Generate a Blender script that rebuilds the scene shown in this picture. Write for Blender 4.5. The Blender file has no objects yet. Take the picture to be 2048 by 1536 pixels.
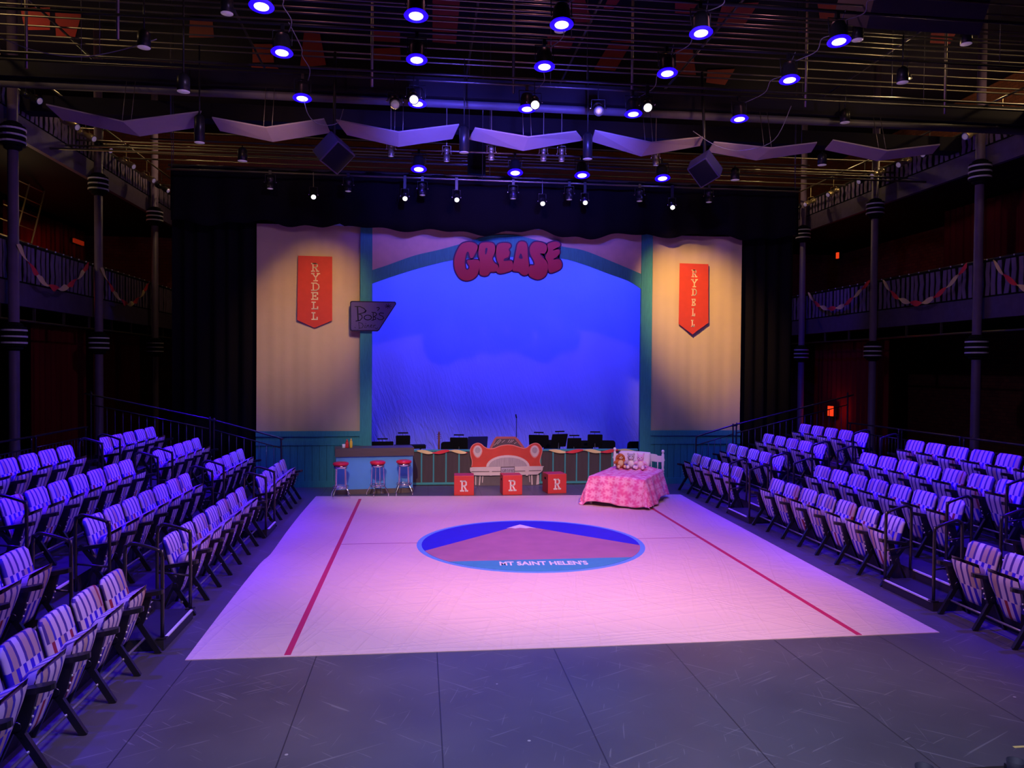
import bpy, bmesh, math, random
from mathutils import Vector, Matrix, Euler
random.seed(7)
PI = math.pi
SC = bpy.context.scene
COL = SC.collection

# ------------------------------------------------------------------ camera
F_PX, CAM_H = 1538.0, 2.7
def _axes():
    vx, vy, roll = 843.0, 735.0, 0.0076
    a, b = vx-1024, vy-768
    d = Vector((a, b, F_PX)).normalized()
    t = -(F_PX*F_PX+a*a+b*b)/(a+b*roll)
    r = Vector((a+t, b+roll*t, F_PX)).normalized()
    if r.x < 0: r = -r
    u = r.cross(d)
    if u.y > 0: u = -u
    return r, d, u
AR, AD, AU = _axes()
cam_data = bpy.data.cameras.new('camera'); cam = bpy.data.objects.new('camera', cam_data); COL.objects.link(cam)
cam_data.sensor_width = 36; cam_data.lens = F_PX/2048*36; cam_data.clip_end = 200
cam.matrix_world = Matrix(((AR.x, -AR.y, -AR.z, 0), (AD.x, -AD.y, -AD.z, 0), (AU.x, -AU.y, -AU.z, CAM_H), (0, 0, 0, 1)))
SC.camera = cam
def _ray(px, py):
    v = Vector((px-1024, py-768, F_PX)); return v.dot(AR), v.dot(AD), v.dot(AU)
def at_y(px, py, y):          # the point of the plane Y=y seen at a photo position
    w = _ray(px, py); t = y/w[1]; return (w[0]*t, CAM_H+w[2]*t)
def at_z(px, py, z=0):
    w = _ray(px, py); t = (z-CAM_H)/w[2]; return (w[0]*t, w[1]*t)
def at_x(px, py, x):
    w = _ray(px, py); t = x/w[0]; return (w[1]*t, CAM_H+w[2]*t)

# ------------------------------------------------------------------ world, exposure
W = bpy.data.worlds.new('world'); SC.world = W; W.use_nodes = True
W.node_tree.nodes['Background'].inputs[0].default_value = (0.004, 0.002, 0.012, 1)
W.node_tree.nodes['Background'].inputs[1].default_value = 0.3
vs = SC.view_settings
SC.display_settings.display_device = 'sRGB'
vs.view_transform = 'Standard'; vs.look = 'None'; vs.gamma = 1; vs.use_curve_mapping = False
vs.exposure = 0.0
SC.cycles.use_denoising = True
SC.cycles.max_bounces = 5; SC.cycles.diffuse_bounces = 3; SC.cycles.glossy_bounces = 3
SC.cycles.sample_clamp_indirect = 4

# ------------------------------------------------------------------ stage light
def spot(loc, aim, col, watt, deg=60, blend=0.8, rad=0.12):
    l = bpy.data.lights.new('stage_light', 'SPOT'); o = bpy.data.objects.new('stage_light', l); COL.objects.link(o)
    l.color = col; l.energy = watt; l.spot_size = math.radians(deg); l.spot_blend = blend; l.shadow_soft_size = rad
    o.location = loc; o.rotation_euler = (Vector(aim)-Vector(loc)).to_track_quat('-Z', 'Y').to_euler()
    return o
def glow(loc, col, watt, rad=0.08):
    l = bpy.data.lights.new('lamp_light', 'POINT'); o = bpy.data.objects.new('lamp_light', l); COL.objects.link(o)
    l.color = col; l.energy = watt; l.shadow_soft_size = rad; o.location = loc; return o
BLUE = (0.06, 0.012, 1.0); VIOLET = (0.22, 0.09, 1.0); AMBER = (1.0, 0.56, 0.15); ROSE = (1.0, 0.46, 0.44); WARM = (1.0, 0.66, 0.30)
CX = 1.655                                   # the hall's middle line
LED_X = (-2.18, -0.1, 1.95, 4.0, 6.12); LED_Y = (10.86, 12.4, 14.45)
# blue LED washes: one light under each hanging fixture, the outer ones turned toward the aisles and seats
for y in LED_Y:
    for x, w in zip(LED_X, (450, 420, 300, 420, 450)):
        dx = x-CX
        spot((x, y-0.03, 7.46), (x+dx*0.60, y-1.2, 0), BLUE, w, 80, 1.0, 0.1)
for x in (-0.08, 2.0, 3.48, 5.3):
    spot((x, 16.6, 6.80), (x, 15.0, 0), BLUE, 110, 90, 1.0, 0.1)
# front-of-house rows above and behind the camera: violet on the seats, each side from the far side
for y in (4.5, 9.0, 13.0):
    spot((CX+2.6, y, 7.6), (CX-5.6, y+0.9, 0.9), VIOLET, 1800, 36, 1.0, 0.15)
    spot((CX-2.6, y, 7.6), (CX+5.6, y+0.9, 0.9), VIOLET, 1800, 36, 1.0, 0.15)
for s_ in (-1, 1):                           # blue over the near aisles and the front floor
    for y in (4.8, 7.6, 10.4, 13.2, 15.8): spot((CX+s_*6.1, y, 7.9), (CX+s_*6.0, y-0.2, 0), (0.035, 0.0, 1.0), 4600, 43, 1.0, 0.12)
    spot((CX+s_*1.5, 9.0, 7.4), (CX+s_*10.2, 19.5, 5.0), (0.62, 0.38, 1.0), 420, 60, 1.0, 0.12)      # gallery fronts
# key light on the painted floorcloth
spot((CX-1.6, 4.6, 7.6), (CX-0.5, 11.4, 0), ROSE, 2500, 48, 1.0, 0.2)
spot((CX+1.8, 4.6, 7.6), (CX+0.9, 10.2, 0), ROSE, 2500, 50, 1.0, 0.2)
spot((CX, 9.5, 7.6), (CX, 14.6, 0), (1, 0.45, 0.45), 800, 50, 1.0, 0.2)
spot((CX, 2.6, 7.5), (CX-0.4, 5.6, 0), (0.60, 0.60, 1.0), 3000, 64, 1.0, 0.2)
for s_ in (-1, 1): spot((CX+s_*0.5, 4.0, 7.6), (CX+s_*3.1, 7.9, 0), (1.0, 0.46, 0.42), 900, 42, 1.0, 0.2)
# warm-white front light on the furniture along the back of the stage
spot((CX-2.6, 6.5, 7.5), (CX-1.6, 17.0, 0.5), (1.0, 0.72, 0.66), 2400, 24, 0.9, 0.06)
spot((CX+2.4, 6.5, 7.5), (CX+1.6, 17.0, 0.5), (1.0, 0.66, 0.66), 2400, 24, 0.9, 0.06)
# amber specials on the two hanging panels, and a cool top light for the arch
spot((-0.5, 13.9, 7.35), (-2.5, 17.6, 3.9), AMBER, 2300, 36, 1.0, 0.1)
spot((3.9, 13.9, 7.35), (6.5, 17.6, 4.0), AMBER, 2300, 36, 1.0, 0.1)
spot((CX, 13.0, 7.4), (CX, 17.6, 4.6), (0.55, 0.25, 1.0), 420, 80, 1.0, 0.1)
spot((CX-3.5, 13.0, 7.4), (CX-4, 17.6, 1.0), (0.22, 0.42, 1.0), 330, 50, 1.0, 0.1)
spot((CX+3.5, 13.0, 7.4), (CX+4, 17.6, 1.0), (0.22, 0.42, 1.0), 330, 50, 1.0, 0.1)
# added blue and warm spots on the folded reflectors and speakers, without fixtures
spot((-3.0, 12.7, 6.95), (-2.9, 15.3, 7.3), (1.0, 0.55, 0.40), 110, 40, 1.0, 0.1); spot((5.7, 12.7, 6.95), (5.6, 15.3, 7.3), (1.0, 0.55, 0.36), 120, 42, 1.0, 0.1)
spot((0.4, 12.7, 6.95), (0.5, 15.3, 7.25), (0.10, 0.08, 1.0), 1000, 72, 1.0, 0.1); spot((3.0, 12.7, 6.95), (3.0, 15.3, 7.25), (0.10, 0.08, 1.0), 1000, 72, 1.0, 0.1)
spot((CX-4, 9.3, 6.9), (CX-4.0, 15.4, 7.2), (1, 0.5, 0.34), 20, 30, 1.0, 0.1); spot((CX+4.5, 9.3, 6.9), (CX+5.0, 15.4, 7.2), (1, 0.5, 0.3), 80, 30, 1.0, 0.1)
spot((-1.3, 12.4, 7.3), (-1.45, 15.0, 6.8), BLUE, 170, 26, 0.8, 0.08); spot((5.0, 12.4, 7.3), (5.6, 14.9, 6.75), BLUE, 200, 26, 0.8, 0.08)
# cyclorama batten between the border and the blue cloth
for x in (-0.9, 0.8, 2.5, 4.2, 5.6):
    spot((x, 18.3, 6.6), (x+0.1, 20.6, 3.6), (0.025, 0.055, 1.0), 600, 120, 1.0, 0.15)
# warm points: two at work lamps, rest added to brighten roof and galleries
glow((-8.9, 13.9, 9.45), WARM, 60); glow((9.3, 14.0, 8.25), WARM, 16); glow((-11.0, 21.5, 9.9), WARM, 60); glow((14.4, 14.5, 9.6), WARM, 90); glow((14.8, 21.5, 9.9), WARM, 60)
glow((-7.2, 25.0, 9.9), WARM, 55); glow((11.4, 25.0, 9.9), WARM, 55); glow((2.0, 25.0, 9.8), WARM, 14); glow((-9.9, 20.3, 6.6), WARM, 16); glow((-8.1, 19.0, 9.2), WARM, 7); glow((12.8, 22.6, 9.2), WARM, 7); glow((12.8, 16.2, 9.2), WARM, 7)
spot((-4.2, 21.0, 6.5), (-8.45, 25.7, 4.0), BLUE, 420, 60, 1.0, 0.1); spot((9.0, 20.0, 6.5), (13.15, 25.4, 4.0), BLUE, 300, 60, 1.0, 0.1)  # added backstage blue spots edging the farthest columns, no lamp built
for x in (-2.5, 2.0, 6.5):
    glow((x, 12.9, 9.8), (1, 0.35, 0.5), 15)  # added rose points lighting the red ceiling boards, no lamp there
glow((-11.4, 25.0, 5.4), (1, 0.06, 0.01), 18); glow((15.0, 25.5, 5.6), (1, 0.06, 0.01), 7); glow((13.8, 24.6, 1.3), (1, 0.08, 0.01), 5)

# ------------------------------------------------------------------ helpers
def clampv(v, a, b): return max(a, min(b, v))
class MB:
    def __init__(s): s.bm = bmesh.new(); s.mi = 0; s.sm = False
    def _f(s, vs):
        try:
            f = s.bm.faces.new(vs); f.material_index = s.mi; f.smooth = s.sm; return f
        except ValueError: return None
    def box(s, x0, x1, y0, y1, z0, z1, M=None):
        P = [Vector((x, y, z)) for z in (z0, z1) for y in (y0, y1) for x in (x0, x1)]
        if M is not None: P = [M @ p for p in P]
        v = [s.bm.verts.new(p) for p in P]; sm = s.sm; s.sm = False
        for q in ((0, 2, 3, 1), (4, 5, 7, 6), (0, 1, 5, 4), (2, 6, 7, 3), (0, 4, 6, 2), (1, 3, 7, 5)): s._f([v[i] for i in q])
        s.sm = sm; return s
    def bar(s, a, b, w, t, up=(0, 0, 1)):
        a, b = Vector(a), Vector(b); d = (b-a); L = d.length; d.normalize(); u = Vector(up)
        if abs(d.dot(u)) > 0.98: u = Vector((1, 0, 0))
        x = d.cross(u).normalized(); y = x.cross(d)
        M = Matrix(((x.x, y.x, d.x, a.x), (x.y, y.y, d.y, a.y), (x.z, y.z, d.z, a.z), (0, 0, 0, 1)))
        return s.box(-w/2, w/2, -t/2, t/2, 0, L, M)
    def tube(s, pts, r, n=8, cap=True):
        pts = [Vector(p) for p in pts]; rings = []; prev = None
        for i, p in enumerate(pts):
            d = (pts[min(i+1, len(pts)-1)]-pts[max(i-1, 0)]).normalized()
            if prev is None:
                u = Vector((0, 0, 1)) if abs(d.z) < 0.9 else Vector((1, 0, 0)); x = d.cross(u).normalized()
            else: x = (prev-d*prev.dot(d)).normalized()
            prev = x; y = d.cross(x); rr = r[i] if isinstance(r, (list, tuple)) else r
            rings.append([s.bm.verts.new(p+(x*math.cos(2*PI*k/n)+y*math.sin(2*PI*k/n))*rr) for k in range(n)])
        sm = s.sm; s.sm = True
        for A, B in zip(rings, rings[1:]):
            for k in range(n): s._f((A[k], A[(k+1) % n], B[(k+1) % n], B[k]))
        s.sm = False
        if cap: s._f(list(reversed(rings[0]))); s._f(rings[-1])
        s.sm = sm; return s
    def lathe(s, prof, n=16, M=None, smooth=True):
        rings = []
        for r, z in prof:
            ring = []
            for k in range(n):
                p = Vector((r*math.cos(2*PI*k/n), r*math.sin(2*PI*k/n), z))
                ring.append(s.bm.verts.new(M @ p if M is not None else p))
            rings.append(ring)
        sm = s.sm; s.sm = smooth
        for A, B in zip(rings, rings[1:]):
            for k in range(n): s._f((A[k], A[(k+1) % n], B[(k+1) % n], B[k]))
        s.sm = False
        if prof[0][0] > 1e-4: s._f(list(reversed(rings[0])))
        if prof[-1][0] > 1e-4: s._f(rings[-1])
        s.sm = sm; return s
    def ell(s, c, r, M=None, n=14, m=9):
        c = Vector(c); rows = []
        for j in range(m+1):
            th = PI*j/m; row = []
            for k in range(n):
                p = Vector((r[0]*math.sin(th)*math.cos(2*PI*k/n), r[1]*math.sin(th)*math.sin(2*PI*k/n), -r[2]*math.cos(th)))
                if M is not None: p = M @ p
                row.append(s.bm.verts.new(c+p))
            rows.append(row)
        sm = s.sm; s.sm = True
        for A, B in zip(rows, rows[1:]):
            for k in range(n): s._f((A[k], A[(k+1) % n], B[(k+1) % n], B[k]))
        s.sm = sm; bmesh.ops.remove_doubles(s.bm, verts=rows[0]+rows[-1], dist=1e-5); return s
    def prism(s, poly, h, M=None):
        """poly in local xy, extruded along local z by h"""
        lo = [Vector((p[0], p[1], 0)) for p in poly]; hi = [Vector((p[0], p[1], h)) for p in poly]
        if M is not None: lo = [M @ p for p in lo]; hi = [M @ p for p in hi]
        a = [s.bm.verts.new(p) for p in lo]; b = [s.bm.verts.new(p) for p in hi]; n = len(poly); sm = s.sm; s.sm = False
        s._f(list(reversed(a))); s._f(b)
        for i in range(n): s._f((a[i], a[(i+1) % n], b[(i+1) % n], b[i]))
        s.sm = sm; return s
    def grid(s, fn, nu, nv, smooth=True):
        g = [[s.bm.verts.new(fn(i/nu, j/nv)) for j in range(nv+1)] for i in range(nu+1)]
        sm = s.sm; s.sm = smooth
        for i in range(nu):
            for j in range(nv): s._f((g[i][j], g[i+1][j], g[i+1][j+1], g[i][j+1]))
        s.sm = sm; return s
    def obj(s, name, mats, parent=None, loc=None):
        bmesh.ops.recalc_face_normals(s.bm, faces=s.bm.faces)
        me = bpy.data.meshes.new(name); s.bm.to_mesh(me); s.bm.free()
        if not isinstance(mats, (list, tuple)): mats = [mats]
        for m in mats: me.materials.append(m)
        o = bpy.data.objects.new(name, me); COL.objects.link(o)
        if parent: o.parent = parent
        if loc: o.location = loc
        return o
WALLM = Matrix(((1, 0, 0, 0), (0, 0, -1, 0), (0, 1, 0, 0), (0, 0, 0, 1)))       # local xy -> world XZ, local z -> toward the camera (-Y)
def WM(y): return Matrix.Translation((0, y, 0)) @ WALLM
def rbox(mb, x0, x1, y0, y1, z0, z1, r=0.02, M=None, seg=4):
    """box with its corners rounded in local xy"""
    P = []
    for cx, cy, a in ((x1-r, y1-r, 0), (x0+r, y1-r, 90), (x0+r, y0+r, 180), (x1-r, y0+r, 270)):
        for k in range(seg+1):
            t = math.radians(a+90*k/seg); P.append((cx+r*math.cos(t), cy+r*math.sin(t)))
    T = Matrix.Translation((0, 0, z0))
    return mb.prism(P, z1-z0, (M @ T) if M is not None else T)
def strokes(mb, lines, w, h, M, scale=(1, 1), org=(0, 0)):
    for ln in lines:
        P = [(org[0]+x*scale[0], org[1]+y*scale[1]) for x, y in ln]
        for (ax, ay), (bx, by) in zip(P, P[1:]):
            dx, dy = bx-ax, by-ay; L = math.hypot(dx, dy)
            if L < 1e-6: continue
            dx /= L; dy /= L; e = w*0.4; nx, ny = -dy*w/2, dx*w/2
            ax2, ay2, bx2, by2 = ax-dx*e, ay-dy*e, bx+dx*e, by+dy*e
            mb.prism([(ax2-nx, ay2-ny), (bx2-nx, by2-ny), (bx2+nx, by2+ny), (ax2+nx, ay2+ny)], h, M)
def crom(pts, sub=4, closed=True):
    n = len(pts); out = []
    for i in range(n if closed else n-1):
        p = [pts[(i+k-1) % n] if closed else pts[int(clampv(i+k-1, 0, n-1))] for k in range(4)]
        for j in range(sub):
            t = j/sub; o = []
            for c in range(len(pts[0])):
                a, b, d, e = (q[c] for q in p)
                o.append(0.5*(2*b+(d-a)*t+(2*a-5*b+4*d-e)*t*t+(-a+3*b-3*d+e)*t**3))
            out.append(tuple(o))
    if not closed: out.append(tuple(pts[-1]))
    return out
def offset(poly, d):
    n = len(poly); area = sum(poly[i][0]*poly[(i+1) % n][1]-poly[(i+1) % n][0]*poly[i][1] for i in range(n)); s = 1 if area > 0 else -1; out = []
    for i in range(n):
        a, b = poly[i-1], poly[(i+1) % n]; dx, dy = b[0]-a[0], b[1]-a[1]; L = math.hypot(dx, dy) or 1
        out.append((poly[i][0]+s*dy/L*d, poly[i][1]-s*dx/L*d))
    return out
SLAB = {'R': [[(.2, 0), (.2, 1)], [(0, 0), (.42, 0)], [(0, 1), (.55, 1)], [(.2, 1), (.6, 1), (.8, .88), (.8, .64), (.6, .5), (.2, .5)], [(.5, .5), (.85, 0)], [(.72, 0), (1, 0)]],
 'Y': [[(.5, 0), (.5, .45), (.14, 1)], [(.5, .45), (.86, 1)], [(0, 1), (.3, 1)], [(.7, 1), (1, 1)], [(.28, 0), (.72, 0)]],
 'D': [[(.2, 0), (.2, 1)], [(0, 1), (.55, 1), (.85, .8), (.92, .5), (.85, .2), (.55, 0), (0, 0)]],
 'E': [[(.2, 0), (.2, 1)], [(0, 1), (.9, 1), (.9, .75)], [(0, 0), (.9, 0), (.9, .25)], [(.2, .5), (.62, .5)], [(.62, .38), (.62, .62)]],
 'L': [[(.3, 0), (.3, 1)], [(.05, 1), (.55, 1)], [(.05, 0), (.92, 0), (.92, .3)]]}

# ------------------------------------------------------------------ naming
def tag(o, label=None, cat=None, group=None, kind=None):
    if label: o['label'] = label
    if cat: o['category'] = cat
    if group: o['group'] = group
    if kind: o['kind'] = kind
    return o
def thing(name, label, cat, loc=(0, 0, 0), rz=0, group=None):
    o = bpy.data.objects.new(name, None); COL.objects.link(o); o.location = loc; o.rotation_euler = (0, 0, rz); o.empty_display_size = 0.1
    return tag(o, label, cat, group)
KIDS = {}
def copy_thing(root, loc, rz, label, group=None):
    if root not in KIDS: KIDS[root] = [(ch, list(ch.children)) for ch in root.children]
    r = root.copy(); COL.objects.link(r); r.location = loc
    if not isinstance(rz, (int, float)): r.rotation_euler = rz
    else: r.rotation_euler = (0, 0, rz)
    r['label'] = label
    if group: r['group'] = group
    for ch, gs in KIDS[root]:
        c = ch.copy(); COL.objects.link(c); c.parent = r
        for g in gs:
            d = g.copy(); COL.objects.link(d); d.parent = c
    return r

# ------------------------------------------------------------------ materials
MATS = {}
def mat(name, col, rough=0.6, metal=0.0, var=0.12, scale=6.0, bump=0.0, bscale=40.0, emit=None, es=1.0, spec=None, stretch=None):
    m = bpy.data.materials.new(name); m.use_nodes = True; nt = m.node_tree; N = nt.nodes; L = nt.links
    b = N['Principled BSDF']; b.inputs['Roughness'].default_value = rough; b.inputs['Metallic'].default_value = metal
    if spec is not None: b.inputs['Specular IOR Level'].default_value = spec
    tc = N.new('ShaderNodeTexCoord'); mp = N.new('ShaderNodeMapping'); L.new(tc.outputs['Object'], mp.inputs[0])
    if stretch: mp.inputs['Scale'].default_value = stretch
    nz = N.new('ShaderNodeTexNoise'); nz.inputs['Scale'].default_value = scale; nz.inputs['Detail'].default_value = 4; L.new(mp.outputs[0], nz.inputs[0])
    mx = N.new('ShaderNodeMix'); mx.data_type = 'RGBA'
    mx.inputs[6].default_value = tuple(c*(1-var) for c in col)+(1,); mx.inputs[7].default_value = tuple(min(1, c*(1+var)) for c in col)+(1,)
    L.new(nz.outputs[0], mx.inputs[0]); L.new(mx.outputs[2], b.inputs['Base Color'])
    if bump:
        n2 = N.new('ShaderNodeTexNoise'); n2.inputs['Scale'].default_value = bscale; n2.inputs['Detail'].default_value = 5; L.new(mp.outputs[0], n2.inputs[0])
        bp = N.new('ShaderNodeBump'); bp.inputs['Strength'].default_value = bump; bp.inputs['Distance'].default_value = 0.02; L.new(n2.outputs[0], bp.inputs['Height']); L.new(bp.outputs[0], b.inputs['Normal'])
    if emit:
        b.inputs['Emission Color'].default_value = tuple(emit)+(1,); b.inputs['Emission Strength'].default_value = es
    m['b'] = 1; MATS[name] = m; return m
def nodes(m): nt = m.node_tree; return nt, nt.nodes, nt.links
def mth(nt, op, a, b=None, c=None):
    n = nt.nodes.new('ShaderNodeMath'); n.operation = op
    for i, v in enumerate((a, b, c)):
        if v is None: continue
        if isinstance(v, (int, float)): n.inputs[i].default_value = v
        else: nt.links.new(v, n.inputs[i])
    return n.outputs[0]
def ramp(nt, fac, stops, const=True):
    r = nt.nodes.new('ShaderNodeValToRGB'); cr = r.color_ramp
    if const: cr.interpolation = 'CONSTANT'
    while len(cr.elements) < len(stops): cr.elements.new(0.5)
    for e, (p, c) in zip(cr.elements, stops): e.position = p; e.color = tuple(c)+(1,)
    nt.links.new(fac, r.inputs[0]); return r.outputs[0]
def mixc(nt, f, a, b, mode='MIX'):
    n = nt.nodes.new('ShaderNodeMix'); n.data_type = 'RGBA'; n.blend_type = mode
    for i, v in ((0, f), (6, a), (7, b)):
        if isinstance(v, (int, float)): n.inputs[i].default_value = v
        elif isinstance(v, tuple): n.inputs[i].default_value = v+((1,) if len(v) == 3 else ())
        else: nt.links.new(v, n.inputs[i])
    return n.outputs[2]

def fabric(name, zmid):
    m = mat(name, (0.7, 0.6, 0.5), 0.9, bump=0.15, bscale=300); nt, N, L = nodes(m); b = N['Principled BSDF']
    tc = N.new('ShaderNodeTexCoord'); sp = N.new('ShaderNodeSeparateXYZ'); L.new(tc.outputs['Object'], sp.inputs[0])
    oi = N.new('ShaderNodeObjectInfo'); rnd = mth(nt, 'FLOOR', mth(nt, 'MULTIPLY', oi.outputs['Random'], 9))
    blk = mth(nt, 'GREATER_THAN', sp.outputs[2], zmid)
    yb = mth(nt, 'ADD', mth(nt, 'DIVIDE', sp.outputs[1], 0.094), mth(nt, 'ADD', mth(nt, 'MULTIPLY', blk, 0.5), mth(nt, 'ADD', mth(nt, 'MULTIPLY', rnd, 0.31), 20)))
    idx = mth(nt, 'FLOOR', yb); fr = mth(nt, 'FRACT', yb)
    seed = mth(nt, 'ADD', mth(nt, 'ADD', idx, mth(nt, 'MULTIPLY', blk, 37)), mth(nt, 'MULTIPLY', rnd, 11))
    w1 = N.new('ShaderNodeTexWhiteNoise'); w1.noise_dimensions = '1D'; L.new(seed, w1.inputs['W'])
    w2 = N.new('ShaderNodeTexWhiteNoise'); w2.noise_dimensions = '1D'; L.new(mth(nt, 'ADD', seed, 503.3), w2.inputs['W'])
    low = ramp(nt, w1.outputs[0], [(0, (0.05, 0.015, 0.52)), (0.66, (0.36, 0.03, 0.05)), (0.84, (0.09, 0.04, 0.26))])
    top = ramp(nt, w1.outputs[0], [(0, (0.10, 0.06, 0.26)), (0.72, (0.07, 0.05, 0.42)), (0.9, (0.34, 0.06, 0.07))])
    base = ramp(nt, w2.outputs[0], [(0, (0.78, 0.70, 0.66)), (0.55, (0.62, 0.46, 0.30)), (0.72, (0.78, 0.66, 0.58))])
    wid = mth(nt, 'SUBTRACT', 0.46, mth(nt, 'MULTIPLY', blk, 0.14))
    st = mth(nt, 'LESS_THAN', fr, wid); col = mixc(nt, blk, low, top)
    L.new(mixc(nt, st, base, col), b.inputs['Base Color']); return m
FAB_B = fabric('striped_fabric_back', 0.655); FAB_S = fabric('striped_fabric_seat', 0.39)
BLACK = mat('black_enamel', (0.012, 0.012, 0.016), 0.35, 0.0, spec=0.6); MBLACK = mat('matt_black', (0.008, 0.008, 0.010), 0.8, spec=0.15)
CHROME = mat('chrome', (0.85, 0.85, 0.88), 0.12, 1.0, var=0.03); STEEL = mat('steel_pipe', (0.30, 0.27, 0.22), 0.38, 0.85, var=0.15)
BRASS = mat('pale_bolt', (0.85, 0.82, 0.75), 0.3, 0.3); DKSTEEL = mat('dark_pipe', (0.10, 0.095, 0.10), 0.35, 0.7)
DRAPE = mat('black_velour', (0.0065, 0.006, 0.009), 0.95, spec=0.05, bump=0.3, bscale=60); MAROON = mat('maroon_velour', (0.16, 0.012, 0.014), 0.9, stretch=(1, 1, 0.1), var=0.4, spec=0.1)
TEAL = mat('teal_paint', (0.045, 0.30, 0.31), 0.75, var=0.28, scale=9, stretch=(6, 1, 0.6)); TEAL_D = mat('teal_groove', (0.02, 0.14, 0.15), 0.8)
PEACH = mat('sand_canvas', (0.58, 0.45, 0.30), 0.9, var=0.10, scale=1.6, bump=0.25, bscale=3.0); RED = mat('red_paint', (0.58, 0.045, 0.03), 0.6, var=0.14)
WHITE = mat('white_paint', (0.80, 0.78, 0.78), 0.5, var=0.05); CREAM = mat('cream_paint', (0.80, 0.66, 0.48), 0.7)
WHITE_LED = mat('nosing_tape', (0.85, 0.85, 0.88), 0.5)
RISER = mat('riser_black', (0.030, 0.028, 0.038), 0.5, var=0.3, scale=3)

def floor_mat():
    m = mat('scuffed_black_floor', (0.1, 0.1, 0.1), 0.42); nt, N, L = nodes(m); b = N['Principled BSDF']
    tc = N.new('ShaderNodeTexCoord'); col = None
    base = N.new('ShaderNodeTexNoise'); base.inputs['Scale'].default_value = 0.7; base.inputs['Detail'].default_value = 6; L.new(tc.outputs['Object'], base.inputs[0])
    col = ramp(nt, base.outputs[0], [(0.3, (0.070, 0.064, 0.082)), (0.7, (0.115, 0.106, 0.128))], False)
    for ang, sc, th in ((0.5, 3.0, 0.70), (-0.7, 2.2, 0.71), (1.3, 4.0, 0.72), (2.4, 2.8, 0.715)):
        mp = N.new('ShaderNodeMapping'); mp.vector_type = 'TEXTURE'; mp.inputs['Rotation'].default_value = (0, 0, ang); mp.inputs['Scale'].default_value = (1/(sc*0.55), 1/(sc*14), 1); L.new(tc.outputs['Object'], mp.inputs[0])
        nz = N.new('ShaderNodeTexNoise'); nz.inputs['Scale'].default_value = 1.0; nz.inputs['Detail'].default_value = 1.5; nz.inputs['Distortion'].default_value = 0.5; L.new(mp.outputs[0], nz.inputs[0])
        f = mth(nt, 'MULTIPLY', mth(nt, 'GREATER_THAN', nz.outputs[0], th), 0.38); col = mixc(nt, f, col, (0.30, 0.29, 0.31))
    vo = N.new('ShaderNodeTexVoronoi'); vo.inputs['Scale'].default_value = 1.7; L.new(tc.outputs['Object'], vo.inputs[0])
    col = mixc(nt, mth(nt, 'MULTIPLY', mth(nt, 'LESS_THAN', vo.outputs['Distance'], 0.022), 0.8), col, (0.5, 0.48, 0.48))
    sp = N.new('ShaderNodeSeparateXYZ'); L.new(tc.outputs['Object'], sp.inputs[0])
    sx = mth(nt, 'ABSOLUTE', mth(nt, 'SUBTRACT', mth(nt, 'FRACT', mth(nt, 'ADD', mth(nt, 'DIVIDE', mth(nt, 'SUBTRACT', sp.outputs[0], 0.16), 1.12), 20.5)), 0.5))
    seam = mth(nt, 'LESS_THAN', sx, 0.0045); col = mixc(nt, mth(nt, 'MULTIPLY', seam, 0.75), col, (0.015, 0.015, 0.02))
    L.new(col, b.inputs['Base Color']); return m
def cloth_mat():
    m = mat('painted_floorcloth', (0.74, 0.53, 0.51), 0.55, var=0.04, scale=1.5); nt, N, L = nodes(m); b = N['Principled BSDF']
    tc = N.new('ShaderNodeTexCoord'); h = None
    for ang, sc in ((0.15, (0.35, 3.2)), (-0.9, (0.5, 4.2)), (1.35, (0.3, 3.0))):
        mp = N.new('ShaderNodeMapping'); mp.vector_type = 'TEXTURE'; mp.inputs['Rotation'].default_value = (0, 0, ang); mp.inputs['Scale'].default_value = (1/sc[0], 1/sc[1], 1); L.new(tc.outputs['Object'], mp.inputs[0])
        nz = N.new('ShaderNodeTexNoise'); nz.inputs['Scale'].default_value = 1.0; nz.inputs['Detail'].default_value = 2; nz.inputs['Distortion'].default_value = 0.8; L.new(mp.outputs[0], nz.inputs[0])
        r = mth(nt, 'POWER', mth(nt, 'SUBTRACT', 1.0, mth(nt, 'ABSOLUTE', mth(nt, 'MULTIPLY', mth(nt, 'SUBTRACT', nz.outputs[0], 0.5), 6.0))), 4.0)
        r = mth(nt, 'MAXIMUM', r, 0.0); h = r if h is None else mth(nt, 'ADD', h, r)
    bp = N.new('ShaderNodeBump'); bp.inputs['Strength'].default_value = 0.35; bp.inputs['Distance'].default_value = 0.012; L.new(h, bp.inputs['Height']); L.new(bp.outputs[0], b.inputs['Normal']); return m
def brick_mat(name, c1, c2, mortar, sc, plane='XZ'):
    m = mat(name, c1, 0.9); nt, N, L = nodes(m); b = N['Principled BSDF']; tc = N.new('ShaderNodeTexCoord'); sp = N.new('ShaderNodeSeparateXYZ'); L.new(tc.outputs['Object'], sp.inputs[0])
    cb = N.new('ShaderNodeCombineXYZ'); L.new(sp.outputs[0 if plane == 'XZ' else 1], cb.inputs[0]); L.new(sp.outputs[2], cb.inputs[1])
    br = N.new('ShaderNodeTexBrick'); br.inputs['Scale'].default_value = sc; br.inputs['Color1'].default_value = c1+(1,); br.inputs['Color2'].default_value = c2+(1,); br.inputs['Mortar'].default_value = mortar+(1,); br.inputs['Mortar Size'].default_value = 0.012
    L.new(cb.outputs[0], br.inputs[0]); L.new(br.outputs[0], b.inputs['Base Color']); return m

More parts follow.
